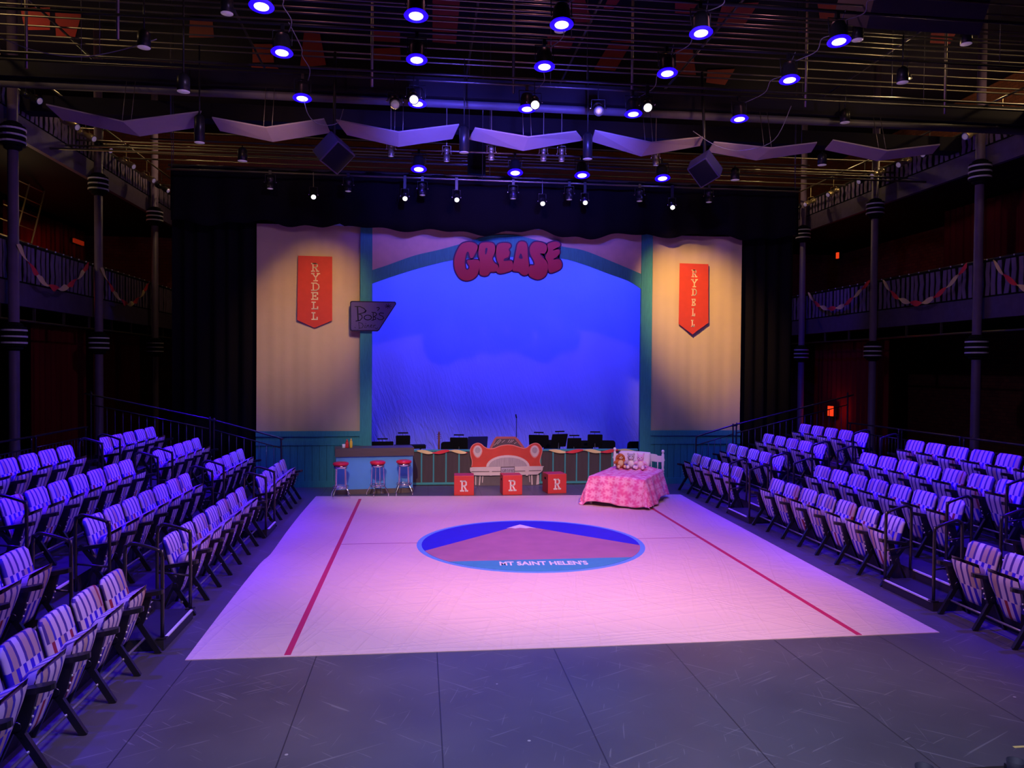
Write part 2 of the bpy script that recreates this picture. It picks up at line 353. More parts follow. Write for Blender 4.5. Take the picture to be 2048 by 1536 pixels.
# ------------------------------------------------------------------ the hall
def struct(name, mb, m): return tag(mb.obj(name, m), kind='structure')
X0, X1, Y0, Y1, ZC = -13.0, 17.5, -3.0, 31.0, 11.6
mb = MB(); mb.grid(lambda u, v: Vector((X0+(X1-X0)*u, Y0+(Y1-Y0)*v, 0)), 1, 1, False); struct('floor', mb, floor_mat())
BR_B = brick_mat('brick_rear', (0.17, 0.035, 0.022), (0.12, 0.028, 0.02), (0.05, 0.02, 0.018), 2.2)
BR_S = brick_mat('brick_side', (0.20, 0.055, 0.03), (0.13, 0.035, 0.022), (0.05, 0.02, 0.018), 2.2, 'YZ')
mb = MB(); mb.box(X0, X1, Y1, Y1+0.2, 0, ZC); struct('wall_back', mb, BR_B)
mb = MB(); mb.box(X0-0.2, X0, Y0, Y1, 0, ZC); struct('wall_left', mb, BR_S)
mb = MB(); mb.box(X1, X1+0.2, Y0, Y1, 0, ZC); struct('wall_right', mb, BR_S)
mb = MB(); mb.box(X0, X1, Y0-0.2, Y0, 0, ZC); struct('wall_front', mb, MBLACK)
# ceiling: dark boards with red painted boards between
CEIL = mat('ceiling_dark', (0.010, 0.006, 0.024), 0.9, spec=0.1); CRED = mat('ceiling_red', (0.34, 0.02, 0.025), 0.85)
mb = MB(); mb.box(X0, X1, Y0, Y1, ZC, ZC+0.2)
mb.mi = 1
def cpoly(pts):
    P = [at_z(x, y, ZC-0.03) for x, y in pts]; vs_ = [mb.bm.verts.new((p[0], p[1], ZC-0.03)) for p in P]; mb._f(vs_)
for q in ([(505, 88), (545, 88), (548, 125), (505, 125)], [(608, 65), (640, 68), (652, 130), (600, 135)], [(500, 128), (548, 130), (600, 170), (520, 168)],
          [(380, 35), (425, 38), (428, 75), (378, 75)], [(745, 55), (800, 60), (800, 85), (745, 82)], [(745, 97), (800, 95), (802, 122), (745, 118)],
          [(865, 0), (920, 0), (912, 88), (865, 84)], [(1095, 72), (1150, 76), (1140, 98), (1095, 96)], [(1135, 0), (1170, 0), (1185, 45), (1150, 45)],
          [(1222, 82), (1265, 82), (1230, 142), (1188, 138)], [(1350, 100), (1385, 95), (1392, 150), (1350, 148)], [(1415, 140), (1470, 138), (1450, 170), (1412, 165)],
          [(1350, 0), (1400, 0), (1380, 30), (1350, 30)], [(1445, 8), (1518, 5), (1485, 56), (1432, 52)], [(1635, 8), (1700, 12), (1665, 38), (1640, 40)],
          [(1862, 66), (1912, 66), (1900, 88), (1860, 86)], [(40, 15), (100, 15), (100, 60), (50, 60)], [(110, 20), (165, 22), (150, 75), (112, 75)], [(1215, 0), (1240, 0), (1225, 20), (1205, 20)]):
    cpoly(q)
struct('ceiling', mb, [CEIL, CRED])

# ------------------------------------------------------------------ galleries, columns
GAL = mat('gallery_timber', (0.20, 0.15, 0.20), 0.7, var=0.3, scale=2, stretch=(1, 0.3, 4)); SLAT = mat('slat_grey', (0.22, 0.16, 0.27), 0.8, var=0.25); BEAM = mat('gallery_beam', (0.11, 0.08, 0.15), 0.6, var=0.3)
COLM = mat('column_paint', (0.16, 0.11, 0.22), 0.5, var=0.2)
COLYS = {-1: (17.15, 21.4, 25.7), 1: (16.93, 21.18, 25.45)}
SIDES = ((-1, -8.70, X0, 'left'), (1, 13.40, X1, 'right'))
for s, xe, xw, side in SIDES:
    for lvl, (zd, zt, word) in enumerate(((4.25, 5.34, 'lower'), (7.85, 8.62, 'upper'))):
        t = thing('gallery', f'{word} {side} gallery with timber slat front running down the hall', 'gallery', (xe, 0, 0))
        a, b = sorted((0.0, xw-xe))
        m1 = MB(); m1.box(a, b, 2, 30.9, zd-0.25, zd); m1.obj('deck', MBLACK, t)
        m2 = MB(); m2.box(-0.06, 0.06, 2, 30.9, zd-0.28, zd+0.22); m2.obj('edge_beam', BEAM, t)
        m3 = MB(); m3.box(-0.02, 0.02, 2, 30.9, zd+0.22, zt); m3.obj('front_board', MBLACK, t)
        m4 = MB(); y = 2.1; rr = random.Random(5+lvl)
        while y < 30.8:
            w = rr.uniform(0.09, 0.15); tl = rr.uniform(-0.05, 0.05)
            for k in range(3):
                z0 = zd+0.26+(zt-zd-0.30)*k/3; z1 = zd+0.26+(zt-zd-0.30)*(k+1)/3; o0 = tl*(k % 2); o1 = tl*((k+1) % 2)
                P = [(y+o0, z0), (y+w+o0, z0), (y+w+o1, z1), (y+o1, z1)]
                M = Matrix(((0, 0, 1, -s*0.05-0.01), (1, 0, 0, 0), (0, 1, 0, 0), (0, 0, 0, 1))); m4.prism(P, 0.02, M)
            y += w+rr.uniform(0.07, 0.12)
        m4.obj('slat_front', SLAT, t)
        m5 = MB(); m5.tube([(0, 2, zt+0.03), (0, 30.9, zt+0.03)], 0.03); m5.obj('top_rail', DKSTEEL, t)
        if lvl == 0:
            m6 = MB(); m6.tube([(0, 2, 3.66), (0, 30.9, 3.66)], 0.025)
            yy = 2.6
            while yy < 30.5: m6.bar((0, yy, 3.66), (0, yy, zd-0.05), 0.05, 0.05); yy += 1.45
            m6.obj('hanging_rail', STEEL, t)
            m7 = MB(); yy = 3.0
            while yy < 30.5: m7.ell((-s*0.09, yy, zt+0.02), (0.022, 0.022, 0.022), n=6, m=4); yy += 0.42
            m7.obj('bulb_string', mat('bulb_'+side, (0.7, 0.7, 0.75), 0.2), t)
    for k, y in enumerate(COLYS[s]):
        nm = ('nearest', 'middle', 'farthest')[k]
        t = thing('ringed_column', f'{nm} ringed iron column on the {side} side of the hall', 'column', (xe-s*0.26, y, 0), 0, None)
        m = MB(); m.lathe([(0.16, 0), (0.16, 0.3), (0.105, 0.4), (0.10, ZC)], 16); m.obj('shaft', COLM, t)
        for zc in (3.28, 7.43):
            m = MB(); m.lathe([(0.10, zc-0.30), (0.17, zc-0.26), (0.17, zc-0.22), (0.235, zc-0.20), (0.235, zc+0.20), (0.17, zc+0.22), (0.17, zc+0.26), (0.10, zc+0.30)], 20, smooth=False); c = m.obj('collar', MBLACK, t)
            for dz in (-0.13, 0, 0.13):
                m = MB(); m.lathe([(0.237, zc+dz-0.018), (0.25, zc+dz-0.018), (0.25, zc+dz+0.018), (0.237, zc+dz+0.018)], 20, smooth=False); m.obj('band', WHITE, c)
# crepe streamers between the columns
CREPE_C = mat('cream_crepe', (0.92, 0.72, 0.30), 0.8); CREPE_R = mat('red_crepe', (0.85, 0.05, 0.06), 0.8)
def streamer(label, pts3, period=0.50, w=0.13, group=None, parent_cat='streamer'):
    P = crom(pts3, 16, False); L = [0]
    for a, b in zip(P, P[1:]): L.append(L[-1]+(Vector(b)-Vector(a)).length)
    m = MB(); prev = None
    for p, l in zip(P, L):
        ph = l/period*PI; c = abs(math.sin(ph)); p = Vector(p); ax = Vector((0, 0, 1)); side_ = Vector((0.3, 0, 0))
        hw = 0.012+w*0.5*c; top = p+ax*hw; bot = p-ax*hw; off = Vector((0.02*math.cos(ph), 0.02*math.cos(ph), 0))
        cur = [m.bm.verts.new(top+off), m.bm.verts.new(bot-off)]
        if prev:
            m.mi = int(ph/PI) % 2; m._f((prev[0], prev[1], cur[1], cur[0]))
        prev = cur
    o = m.obj('crepe_streamer', [CREPE_C, CREPE_R]); so = o.modifiers.new('t', 'SOLIDIFY'); so.thickness = 0.003
    return tag(o, label, 'streamer', group)
def xst(x, px): return [(x,)+at_x(a, b, x) for a, b in px]
streamer('red and cream streamer swagged left of the middle left column', xst(-8.30, [(36, 488), (60, 530), (90, 566), (115, 577), (145, 567), (177, 530)]))
streamer('red and cream streamer swagged between middle and farthest left columns', xst(-8.30, [(203, 535), (222, 575), (242, 600), (255, 608), (275, 600), (299, 566)]))
streamer('small red and cream streamer swagged right of farthest right column', xst(13.0, [(1616, 585), (1632, 607), (1655, 617), (1685, 612), (1712, 590), (1740, 562)]))
streamer('red and cream streamer swagged between middle and nearest right columns', xst(13.0, [(1765, 560), (1790, 592), (1820, 605), (1850, 604), (1890, 578), (1934, 530)]))
streamer('red and cream streamer swagged at the right edge, past the nearest right column', xst(13.0, [(1986, 520), (2008, 550), (2040, 573), (2075, 585)]))

# ------------------------------------------------------------------ drapes
def drape(name, label, cat, x0, x1, z0, z1, y, period=0.32, amp=0.07, m=DRAPE, hem=None, axis='x', seed=1):
    rr = random.Random(seed); ph = [rr.uniform(0, 6.28) for _ in range(4)]
    n = max(8, int(abs(x1-x0)/period*8)); mbb = MB()
    def fn(u, v):
        x = x0+(x1-x0)*u; zb = hem(x) if hem else z0; z = zb+(z1-zb)*v; q = x*2*PI/period
        d = amp*(math.sin(q+ph[0]+0.5*math.sin(q*0.37+ph[1]))+0.4*math.sin(q*0.53+ph[2]))*(1-0.35*v)
        return Vector((x, y+d, z)) if axis == 'x' else Vector((y+d, x, z))
    mbb.grid(fn, n, 6); o = mbb.obj(name, m); sol = o.modifiers.new('t', 'SOLIDIFY'); sol.thickness = 0.006
    return tag(o, label, cat)
drape('masking_curtain', 'wide black masking drape left of the sand-coloured panel', 'curtain', -5.46, -3.60, 0.02, 6.95, 17.75, seed=2)
drape('masking_curtain', 'wide black masking drape right of the sand-coloured panel', 'curtain', 7.50, 8.93, 0.02, 6.95, 17.75, seed=3)
def hem(x):
    return 5.80+0.05*math.sin(x*3.1)+0.03*math.sin(x*7.3+1)-0.09*(abs(x-CX) < 3.4)*(0.6+0.4*math.sin(x*2.1))
drape('border_curtain', 'long black border curtain hanging above the painted arch', 'curtain', -5.36, 8.80, 5.8, 6.98, 17.30, 0.75, 0.05, DRAPE, hem, seed=4)
drape('rear_drape', 'black rear drape behind the blue cloth', 'curtain', -5.6, 8.9, 0.02, 6.7, 21.6, seed=9)
for k, (ya, yb) in enumerate(((20.3, 23.4), (23.9, 27.6))):
    drape('maroon_drape', 'dim maroon curtain under the left gallery, '+('nearer' if k == 0 else 'farther')+' of two', 'curtain', ya, yb, 0.02, 3.75, -9.6, 0.30, 0.05, MAROON, None, 'y', 11+k)
drape('maroon_drape', 'dim maroon curtain under the right gallery behind the columns', 'curtain', 22.2, 26.6, 0.02, 3.75, 14.3, 0.30, 0.05, MAROON, None, 'y', 14)
drape('maroon_drape', 'dim maroon curtain at the back of the lower right gallery', 'curtain', 13.0, 21.5, 4.3, 7.5, 15.6, 0.30, 0.05, MAROON, None, 'y', 15)
drape('maroon_drape', 'red-lit curtain at the back of the lower left gallery', 'curtain', 23.6, 29.0, 4.3, 7.4, -11.9, 0.30, 0.05, MAROON, None, 'y', 16)

# ------------------------------------------------------------------ painted scenery
YP = 17.62
def wpoly(pts, y=YP): return [at_y(a, b, y) for a, b in pts]
def panel(name, label, xa, xb, seed):
    t = thing(name, label, 'backdrop', ((xa+xb)/2, YP, 0)); cx = (xa+xb)/2; rr = random.Random(seed); p = [rr.uniform(0, 6) for _ in range(3)]
    m = MB()
    def fn(u, v):
        x = xa+(xb-xa)*u; z = 1.22+(5.86-1.22)*v
        return Vector((x-cx, 0.006*math.sin(x*9+p[0]+v*3)+0.022*math.sin(x*3.1+p[1]+v)+0.003*math.sin(x*23+p[2]), z))
    m.grid(fn, 60, 12); m.obj('canvas', PEACH, t)
    m = MB(); m.box(xa-cx, xb-cx, -0.05, 0.02, 0.0, 1.24); m.box(xa-cx, xb-cx, -0.075, -0.05, 1.14, 1.26); m.box(xa-cx, xb-cx, -0.07, -0.05, 0.0, 0.14); m.box(xa-cx, xb-cx, -0.065, -0.05, 0.94, 1.06)
    w = m.obj('wainscot', TEAL, t)
    m = MB(); x = xa+0.10
    while x < xb-0.05: m.box(x-cx-0.006, x-cx+0.006, -0.053, -0.049, 0.14, 0.94); x += 0.16
    m.obj('groove', TEAL_D, w)
    return t, cx
PANEL_L, cxl = panel('backdrop_flat', 'sand-coloured hanging panel with red pennant, left of the arch', -3.64, -1.37, 1)
PANEL_R, cxr = panel('backdrop_flat', 'sand-coloured hanging panel with red pennant, right of the arch', 5.36, 7.56, 2)
def banner(t, cx, poly, lets, lw):
    m = MB(); P = [(x-cx, z) for x, z in wpoly(poly)]; m.prism(P, 0.012, Matrix.Translation((0, -0.045, 0)) @ WALLM)
    b = m.obj('pennant', RED, t)
    m = MB()
    for ch, (xa, xb, ya, yb) in lets:
        (ax, az), (bx, bz) = at_y(xa, yb, YP), at_y(xb, ya, YP)
        strokes(m, SLAB[ch], lw*0.85, 0.008, Matrix.Translation((0, -0.057, 0)) @ WALLM, (bx-ax, bz-az), (ax-cx, az))
    m.obj('lettering', CREAM, b)
banner(PANEL_L, cxl, [(597, 512), (665, 514), (665, 641), (630, 656), (595, 640)],
       list(zip('RYDELL', [(624, 638, 528, 543), (624, 640, 548, 562), (624, 640, 567, 581), (624, 637, 586, 599), (624, 637, 605, 618), (624, 636, 626, 639)])), 0.030)
banner(PANEL_R, cxr, [(1358, 527), (1415, 529), (1415, 646), (1383, 669), (1356, 648)],
       list(zip('RYDELL', [(1382, 1392, 541, 554), (1381, 1393, 560, 574), (1382, 1392, 579, 591), (1382, 1389, 599, 611), (1382, 1388, 618, 632), (1381, 1387, 641, 653)])), 0.026)
# portal: pillars, header and blue-green arch
t = thing('painted_arch', 'teal painted arch with two pillars framing the blue cloth', 'arch', (CX, YP, 0))
TM = Matrix.Translation((-CX, 0, 0)) @ WALLM
for xa, xb in ((-1.37, -1.11), (5.10, 5.36)):
    m = MB(); m.box(xa-CX, xb-CX, -0.07, 0.03, 0, 5.86); m.obj('pillar', TEAL, t)
outer = [at_y(a, b, YP) for a, b in crom([(744, 541), (775, 531), (828, 512), (883, 499), (940, 483), (975, 473), (1010, 470), (1045, 474), (1120, 493), (1165, 501), (1219, 522), (1283, 549)], 4, False)]
inner = [at_y(a, b, YP) for a, b in crom([(744, 568), (787, 553), (842, 536), (905, 521), (960, 516), (1010, 515), (1060, 515), (1123, 518), (1165, 529), (1219, 549), (1257, 563), (1283, 580)], 4, False)]
m = MB()
for (a, b), (c, d) in zip(zip(outer, outer[1:]), zip(inner, inner[1:])):
    m.prism([c, d, b, a], 0.03, Matrix.Translation((-CX, -0.02, 0)) @ WALLM)
m.obj('arch_band', TEAL, t)
m = MB()
for a, b in zip(outer, outer[1:]): m.prism([(a[0], a[1]-0.02), (b[0], b[1]-0.02), (b[0], 5.9), (a[0], 5.9)], 0.02, TM)
m.obj('header_canvas', mat('header_canvas', (0.66, 0.46, 0.40), 0.9, bump=0.3, bscale=4), t)
# title letters
def zg(pts): return [(880+x/7.314, 460+y/7.314) for x, y in pts]
LET = {
 'G': ([(400, 178), (310, 210), (250, 300), (210, 410), (205, 520), (230, 620), (290, 710), (370, 745), (450, 735), (510, 700), (550, 650), (575, 570), (585, 490), (575, 450), (530, 437), (460, 437), (395, 447), (400, 490), (428, 540), (405, 580), (372, 560), (365, 460), (385, 350), (412, 325), (432, 400), (462, 418), (490, 395), (525, 330), (552, 270), (540, 220), (480, 185)], None),
 'R': ([(600, 195), (700, 182), (780, 200), (808, 270), (795, 350), (765, 420), (795, 480), (850, 525), (845, 590), (800, 618), (735, 622), (700, 665), (640, 677), (580, 650), (572, 560), (580, 450), (560, 360), (565, 250)], [(662, 275), (690, 270), (688, 310), (672, 360), (658, 350)]),
 'E': ([(860, 203), (940, 190), (1015, 200), (1036, 240), (1005, 290), (1020, 330), (1000, 400), (945, 425), (932, 452), (985, 450), (1045, 452), (1070, 505), (1050, 590), (960, 628), (870, 642), (822, 605), (860, 530), (832, 450), (815, 350), (825, 250)], None),
 'A': ([(1180, 170), (1250, 185), (1278, 260), (1285, 400), (1300, 520), (1292, 640), (1235, 670), (1185, 650), (1150, 618), (1062, 603), (1062, 530), (1085, 430), (1112, 290), (1132, 205)], [(1178, 345), (1205, 420), (1150, 412)]),
 'S': ([(1400, 175), (1490, 185), (1555, 225), (1562, 300), (1520, 352), (1462, 350), (1505, 405), (1570, 480), (1575, 580), (1535, 680), (1450, 727), (1370, 715), (1300, 670), (1290, 590), (1312, 520), (1370, 515), (1372, 465), (1318, 360), (1308, 270), (1345, 200)], None),
 'e': ([(1585, 195), (1680, 170), (1748, 190), (1752, 240), (1690, 275), (1650, 300), (1735, 285), (1750, 340), (1705, 400), (1655, 432), (1740, 430), (1780, 490), (1770, 560), (1700, 608), (1605, 632), (1572, 560), (1570, 480), (1535, 400), (1572, 300), (1562, 230)], None)}
t = thing('title_sign', 'red bubble-lettered title sign hung on the top of the arch', 'sign', (2.0, 17.56, 0))
LRED = mat('sign_red', (0.50, 0.022, 0.06), 0.55, var=0.06); LEDGE = mat('sign_outline', (0.055, 0.008, 0.07), 0.6)
YS = 17.56; base = [at_y(a, b, YS) for a, b in zg([(330, 300), (600, 230), (1000, 330), (1150, 240), (1700, 240), (1680, 590), (1450, 600), (1200, 560), (900, 560), (600, 580), (330, 640)])]
m = MB()
for k in LET:
    P = [at_y(a, b, YS) for a, b in zg(crom(LET[k][0], 4))]
    m.prism([(x-2.0, z) for x, z in offset(P, 0.026)], 0.03, WALLM)
m.obj('outline_board', LEDGE, t)
for i, k in enumerate(LET):
    P = [at_y(a, b, YS) for a, b in zg(crom(LET[k][0], 4))]
    m = MB(); m.prism([(x-2.0, z) for x, z in offset(P, -0.006)], 0.012+0.002*(i % 2), Matrix.Translation((0, -0.031, 0)) @ WALLM); o = m.obj('letter', LRED, t)
    if LET[k][1]:
        m = MB(); m.prism([(x-2.0, z) for x, z in [at_y(a, b, YS) for a, b in zg(crom(LET[k][1], 3))]], 0.004, Matrix.Translation((0, -0.047, 0)) @ WALLM); m.obj('letter_counter', LEDGE, o)
# diner sign
t = thing('diner_sign', 'purple slanted diner sign with handwritten lettering hung on the left pillar', 'sign', (-1.1, 17.54, 0)); YS = 17.54
def zd(pts): return [(x+1.1, z) for x, z in [at_y(680+a/15.75, 590+b/15.75, YS) for a, b in pts]]
m = MB(); m.prism(zd([(320, 240), (340, 205), (380, 190), (1730, 212), (1765, 240), (1770, 290), (1235, 1110), (1180, 1148), (380, 1140), (335, 1120), (322, 1080)]), 0.04, WALLM); m.obj('board_edge', mat('sign_edge', (0.012, 0.006, 0.05), 0.6), t)
m = MB(); m.prism(zd([(355, 250), (385, 225), (1700, 248), (1738, 262), (1735, 300), (1215, 1080), (1170, 1110), (385, 1105), (357, 1080)]), 0.006, Matrix.Translation((0, -0.041, 0)) @ WALLM); fb = m.obj('board_face', mat('sign_violet', (0.10, 0.07, 0.24), 0.6, var=0.2, scale=3), t)
m = MB(); SM = Matrix.Translation((0, -0.048, 0)) @ WALLM
ov = [(880+115*math.cos(k*PI/8), 715+75*math.sin(k*PI/8)) for k in range(17)]
thick = [[(555, 370), (578, 810)], [(820, 500), (790, 545)]]
thin = [[(480, 370), (640, 372), (760, 430), (820, 500), (760, 560), (600, 605)], [(600, 605), (690, 640), (705, 720), (640, 800), (510, 820)], ov,
        [(1010, 550), (1110, 560), (1165, 605), (1130, 655), (1060, 690), (1130, 715), (1125, 770), (1010, 800)], [(1050, 555), (1052, 800)],
        [(1375, 580), (1280, 568), (1232, 600), (1265, 642), (1350, 675), (1382, 730), (1330, 782), (1240, 782), (1180, 740)], [(1165, 405), (1225, 395), (1245, 435), (1190, 490)]]
star = [[(1520, 360), (1520+100*math.cos(a), 360+72*math.sin(a))] for a in [k*PI/4+0.1 for k in range(8)]]
din = [[(595, 865), (612, 1055)], [(600, 868), (700, 895), (742, 970), (700, 1040), (600, 1052)], [(800, 950), (785, 1030), (815, 1030)], [(815, 900), (822, 908)], [(860, 950), (850, 1035)], [(852, 1000), (905, 945), (920, 1035)],
       [(955, 1000), (1010, 975), (1000, 940), (965, 960), (960, 1020), (1020, 1025)], [(1062, 955), (1058, 1035)], [(1060, 990), (1100, 950), (1130, 960)], [(1110, 1040), (1150, 1070), (1195, 1035)], [(465, 1025), (495, 1030)]]
strokes(m, [zd(l) for l in thick], 0.030, 0.004, SM); strokes(m, [zd(l) for l in thin], 0.019, 0.004, SM); strokes(m, [zd(l) for l in star], 0.014, 0.004, SM); strokes(m, [zd(l) for l in din], 0.011, 0.004, SM)
m.obj('lettering', mat('sign_ink', (0.006, 0.004, 0.03), 0.6), fb)
# blue cyclorama
def cyc_mat():
    m = mat('cyclorama_cloth', (0.42, 0.42, 0.80), 0.8, var=0.06, scale=1); nt, N, L = nodes(m); b = N['Principled BSDF']; tc = N.new('ShaderNodeTexCoord')
    mp = N.new('ShaderNodeMapping'); mp.vector_type = 'TEXTURE'; mp.inputs['Rotation'].default_value = (0, -0.30, 0); mp.inputs['Scale'].default_value = (1/4, 1, 1/0.7); L.new(tc.outputs['Object'], mp.inputs[0])
    nz = N.new('ShaderNodeTexNoise'); nz.inputs['Scale'].default_value = 2.6; nz.inputs['Detail'].default_value = 6; nz.inputs['Distortion'].default_value = 1.2; L.new(mp.outputs[0], nz.inputs[0])
    sp = N.new('ShaderNodeSeparateXYZ'); L.new(tc.outputs['Object'], sp.inputs[0])
    amt = mth(nt, 'MAXIMUM', mth(nt, 'SUBTRACT', 0.85, mth(nt, 'MULTIPLY', sp.outputs[2], 0.24)), 0.05)
    bp = N.new('ShaderNodeBump'); bp.inputs['Distance'].default_value = 0.13; L.new(mth(nt, 'MULTIPLY', amt, 0.9), bp.inputs['Strength']); L.new(nz.outputs[0], bp.inputs['Height']); L.new(bp.outputs[0], b.inputs['Normal']); return m
m = MB(); m.grid(lambda u, v: Vector((-3.2+10.0*u, 20.7+0.02*math.sin(u*60+v*3), 0.02+6.6*v)), 80, 20)
o = m.obj('cyclorama', cyc_mat()); so = o.modifiers.new('t', 'SOLIDIFY'); so.thickness = 0.005; tag(o, 'tall crinkled cloth lit bright blue behind the arch', 'backdrop')

# ------------------------------------------------------------------ floorcloth
t = thing('floorcloth', 'pink painted floorcloth with round mountain emblem covering the stage floor', 'floorcloth', (0, 0, 0))
edge = []
for px in crom([(370, 1321), (410, 1268), (470, 1190), (520, 1128), (541, 1109), (572, 1066), (600, 1030), (632, 993)], 3, False): edge.append(at_z(*px))
right = [(5.56, 16.0), (5.50, 14.5), (5.44, 12), (5.38, 10), (5.33, 7.32)]
poly = edge+[(1.5, 16.1)]+right+[(1.6, 7.27)]
poly = list(reversed(poly)); m = MB(); m.prism(poly, 0.006); m.obj('canvas', cloth_mat(), t)
LINE = mat('court_line_red', (0.55, 0.02, 0.10), 0.6); 
for xa in (-1.23, 4.45):
    m = MB(); m.box(xa-0.03, xa+0.03, 7.32, 15.9, 0.006, 0.008); m.obj('court_line', LINE, t)
m = MB(); m.box(-1.2, 0, 11.84, 11.86, 0.006, 0.008); m.box(3.4, 4.42, 11.84, 11.86, 0.006, 0.008); m.obj('centre_line', mat('line_mauve', (0.42, 0.12, 0.24), 0.6), t)
ECX, ECY, ER = 1.685, 11.70, 1.745
def disc(r, n=72): return [(ECX+r*math.cos(2*PI*k/n), ECY+r*math.sin(2*PI*k/n)) for k in range(n)]
m = MB(); m.prism(disc(ER), 0.002, Matrix.Translation((0, 0, 0.006))); em = m.obj('emblem', mat('emblem_ring', (0.12, 0.34, 0.80), 0.6), t)
r2 = ER-0.075; m = MB(); m.prism(disc(r2), 0.002, Matrix.Translation((0, 0, 0.008))); m.obj('emblem_sky', mat('emblem_sky', (0.02, 0.015, 0.55), 0.6), em)
def ang(px): x, y = at_z(*px); return math.atan2(y-ECY, x-ECX)
def arc(a0, a1, r, n=20): return [(ECX+r*math.cos(a0+(a1-a0)*k/n), ECY+r*math.sin(a0+(a1-a0)*k/n)) for k in range(n+1)]
aL, aR = ang((852, 1103))%(2*PI), ang((1281, 1092)); bL, bR = ang((905, 1123))%(2*PI), ang((1250, 1114))
m = MB(); m.prism([at_z(1040, 1052)]+arc(aL, bL, r2)+arc(bR, aR, r2), 0.002, Matrix.Translation((0, 0, 0.010))); m.obj('emblem_mountain', mat('emblem_mountain', (0.40, 0.17, 0.24), 0.6, var=0.2, scale=3), em)
m = MB(); m.prism(arc(bL, 2*PI+bR, r2, 30), 0.002, Matrix.Translation((0, 0, 0.010))); m.obj('emblem_band', mat('emblem_teal', (0.05, 0.30, 0.42), 0.6), em)
m = MB(); m.prism([at_z(*p) for p in [(1040, 1050.5), (1013, 1058), (1022, 1057), (1030, 1058.5), (1040, 1057), (1052, 1058), (1060, 1057), (1072, 1058)]], 0.002, Matrix.Translation((0, 0, 0.0122))); m.obj('emblem_snowcap', WHITE, em)
# emblem wording
def text_mesh(body, width, height, bold=0.02):
    cu = bpy.data.curves.new('t', 'FONT'); cu.body = body; cu.size = 1; cu.offset = bold; cu.extrude = 0.004; cu.align_x = 'LEFT'; cu.resolution_u = 3
    o = bpy.data.objects.new('t', cu); COL.objects.link(o); dg = bpy.context.evaluated_depsgraph_get(); dg.update()
    me = bpy.data.meshes.new_from_object(o.evaluated_get(dg)); bpy.data.objects.remove(o); xs = [v.co.x for v in me.vertices]; ys = [v.co.y for v in me.vertices]
    sx = width/(max(xs)-min(xs)); sy = height/(max(ys)-min(ys)); mx_, my_ = min(xs), min(ys)
    for v in me.vertices: v.co.x = (v.co.x-mx_)*sx; v.co.y = (v.co.y-my_)*sy; v.co.z *= 0.25
    return me
(ax, ay), (bx, by) = at_z(1000, 1133), at_z(1178, 1131); ty = at_z(1000, 1125)[1]
me = text_mesh("MT SAINT HELEN'S", bx-ax, ty-ay, 0.03); me.materials.append(WHITE)
o = bpy.data.objects.new('lettering', me); COL.objects.link(o); o.parent = em; o.location = (ax, ay, 0.0135); o.rotation_euler = (0, 0, math.atan2(by-ay, bx-ax))

# ------------------------------------------------------------------ risers and steps
def DX(s, d): return CX+s*d
ENDY = {-1: 16.35, 1: 16.95}; AIS = {-1: ((7.56, 8.50), (12.45, 13.20)), 1: ((7.97, 8.93), (12.87, 13.81))}
for s, xe, xw, side in SIDES:
    for k, (d0, d1, z) in enumerate(((4.47, 5.30, 0.22), (5.30, 6.14, 0.44), (6.14, 8.45, 0.66))):
        nm = ('lowest', 'middle', 'highest')[k]
        t = thing('seating_riser', f'{nm} black seating riser of the {side} bank', 'platform', (DX(s, d0), 0, 0))
        m = MB(); a, b = sorted((0, s*(d1-d0))); m.box(a, b, 2.5, ENDY[s], 0, z); m.obj('deck', RISER, t)
        for ya, yb in AIS[s]:
            m = MB(); m.box(-0.012, 0.012, ya+0.06, yb-0.02, z-0.012, z+0.006); m.obj('step_nosing', WHITE_LED, t)
    for ai, (ya, yb) in enumerate(AIS[s]):
        for k, (d0, d1, z0, z) in enumerate(((4.065, 4.47, 0, 0.11), (4.88, 5.30, 0.22, 0.33), (5.70, 6.14, 0.44, 0.55))):
            t = thing('aisle_step', f'{("bottom","second","third")[k]} black step in the {("nearer","farther")[ai]} aisle of the {side} bank', 'step', (DX(s, d0), ya, z0))
            m = MB(); a, b = sorted((0, s*(d1-d0-0.005))); m.box(a, b, 0, yb-ya, 0, z-z0); m.obj('tread', RISER, t)
            m = MB(); m.box(-0.012, 0.012, 0.03, yb-ya-0.02, z-z0-0.01, z-z0+0.006); m.obj('step_nosing', WHITE_LED, t)
# hand rails at the aisles
RAILM = mat('rail_black', (0.06, 0.056, 0.06), 0.28, 0.6)
def loop_rail(s, side, lab, d0, y, zt):
    t = thing('handrail', lab, 'handrail', (DX(s, d0), y, zt)); w = 0.335; h = 0.86; m = MB()
    pts = [(0, 0, 0), (0, 0, h-0.09), (s*0.02, 0, h-0.03), (s*0.08, 0, h)] + [(s*0.25, 0, h+0.05), (s*(w-0.03), 0, h+0.03), (s*w, 0, h-0.04), (s*w, 0, -0.0 if d0 > 9 else 0.11)]
    m.tube(crom(pts, 3, False), 0.0185, 8); m.obj('rail_loop', RAILM, t)
    m = MB(); m.tube([(0, 0, 0.36), (s*w, 0, 0.40)], 0.012, 6); m.obj('low_rail', RAILM, t)
    m = MB(); m.box(-0.045, 0.045, -0.03, 0.03, 0, 0.012); m.obj('foot_plate', RAILM, t)
for s, xe, xw, side in SIDES:
    for ai, (ya, yb) in enumerate(AIS[s]):
        for e, y in enumerate((ya+0.025, yb-0.025)):
            for k in range(4):
                lab = f'black handrail loop, {("bottom","second","third","top")[k]} step, {("near","far")[e]} side of {("nearer","farther")[ai]} {side} aisle'
                loop_rail(s, side, lab, 4.085+0.815*k, y, (0.11, 0.22, 0.44, 0.66)[k])
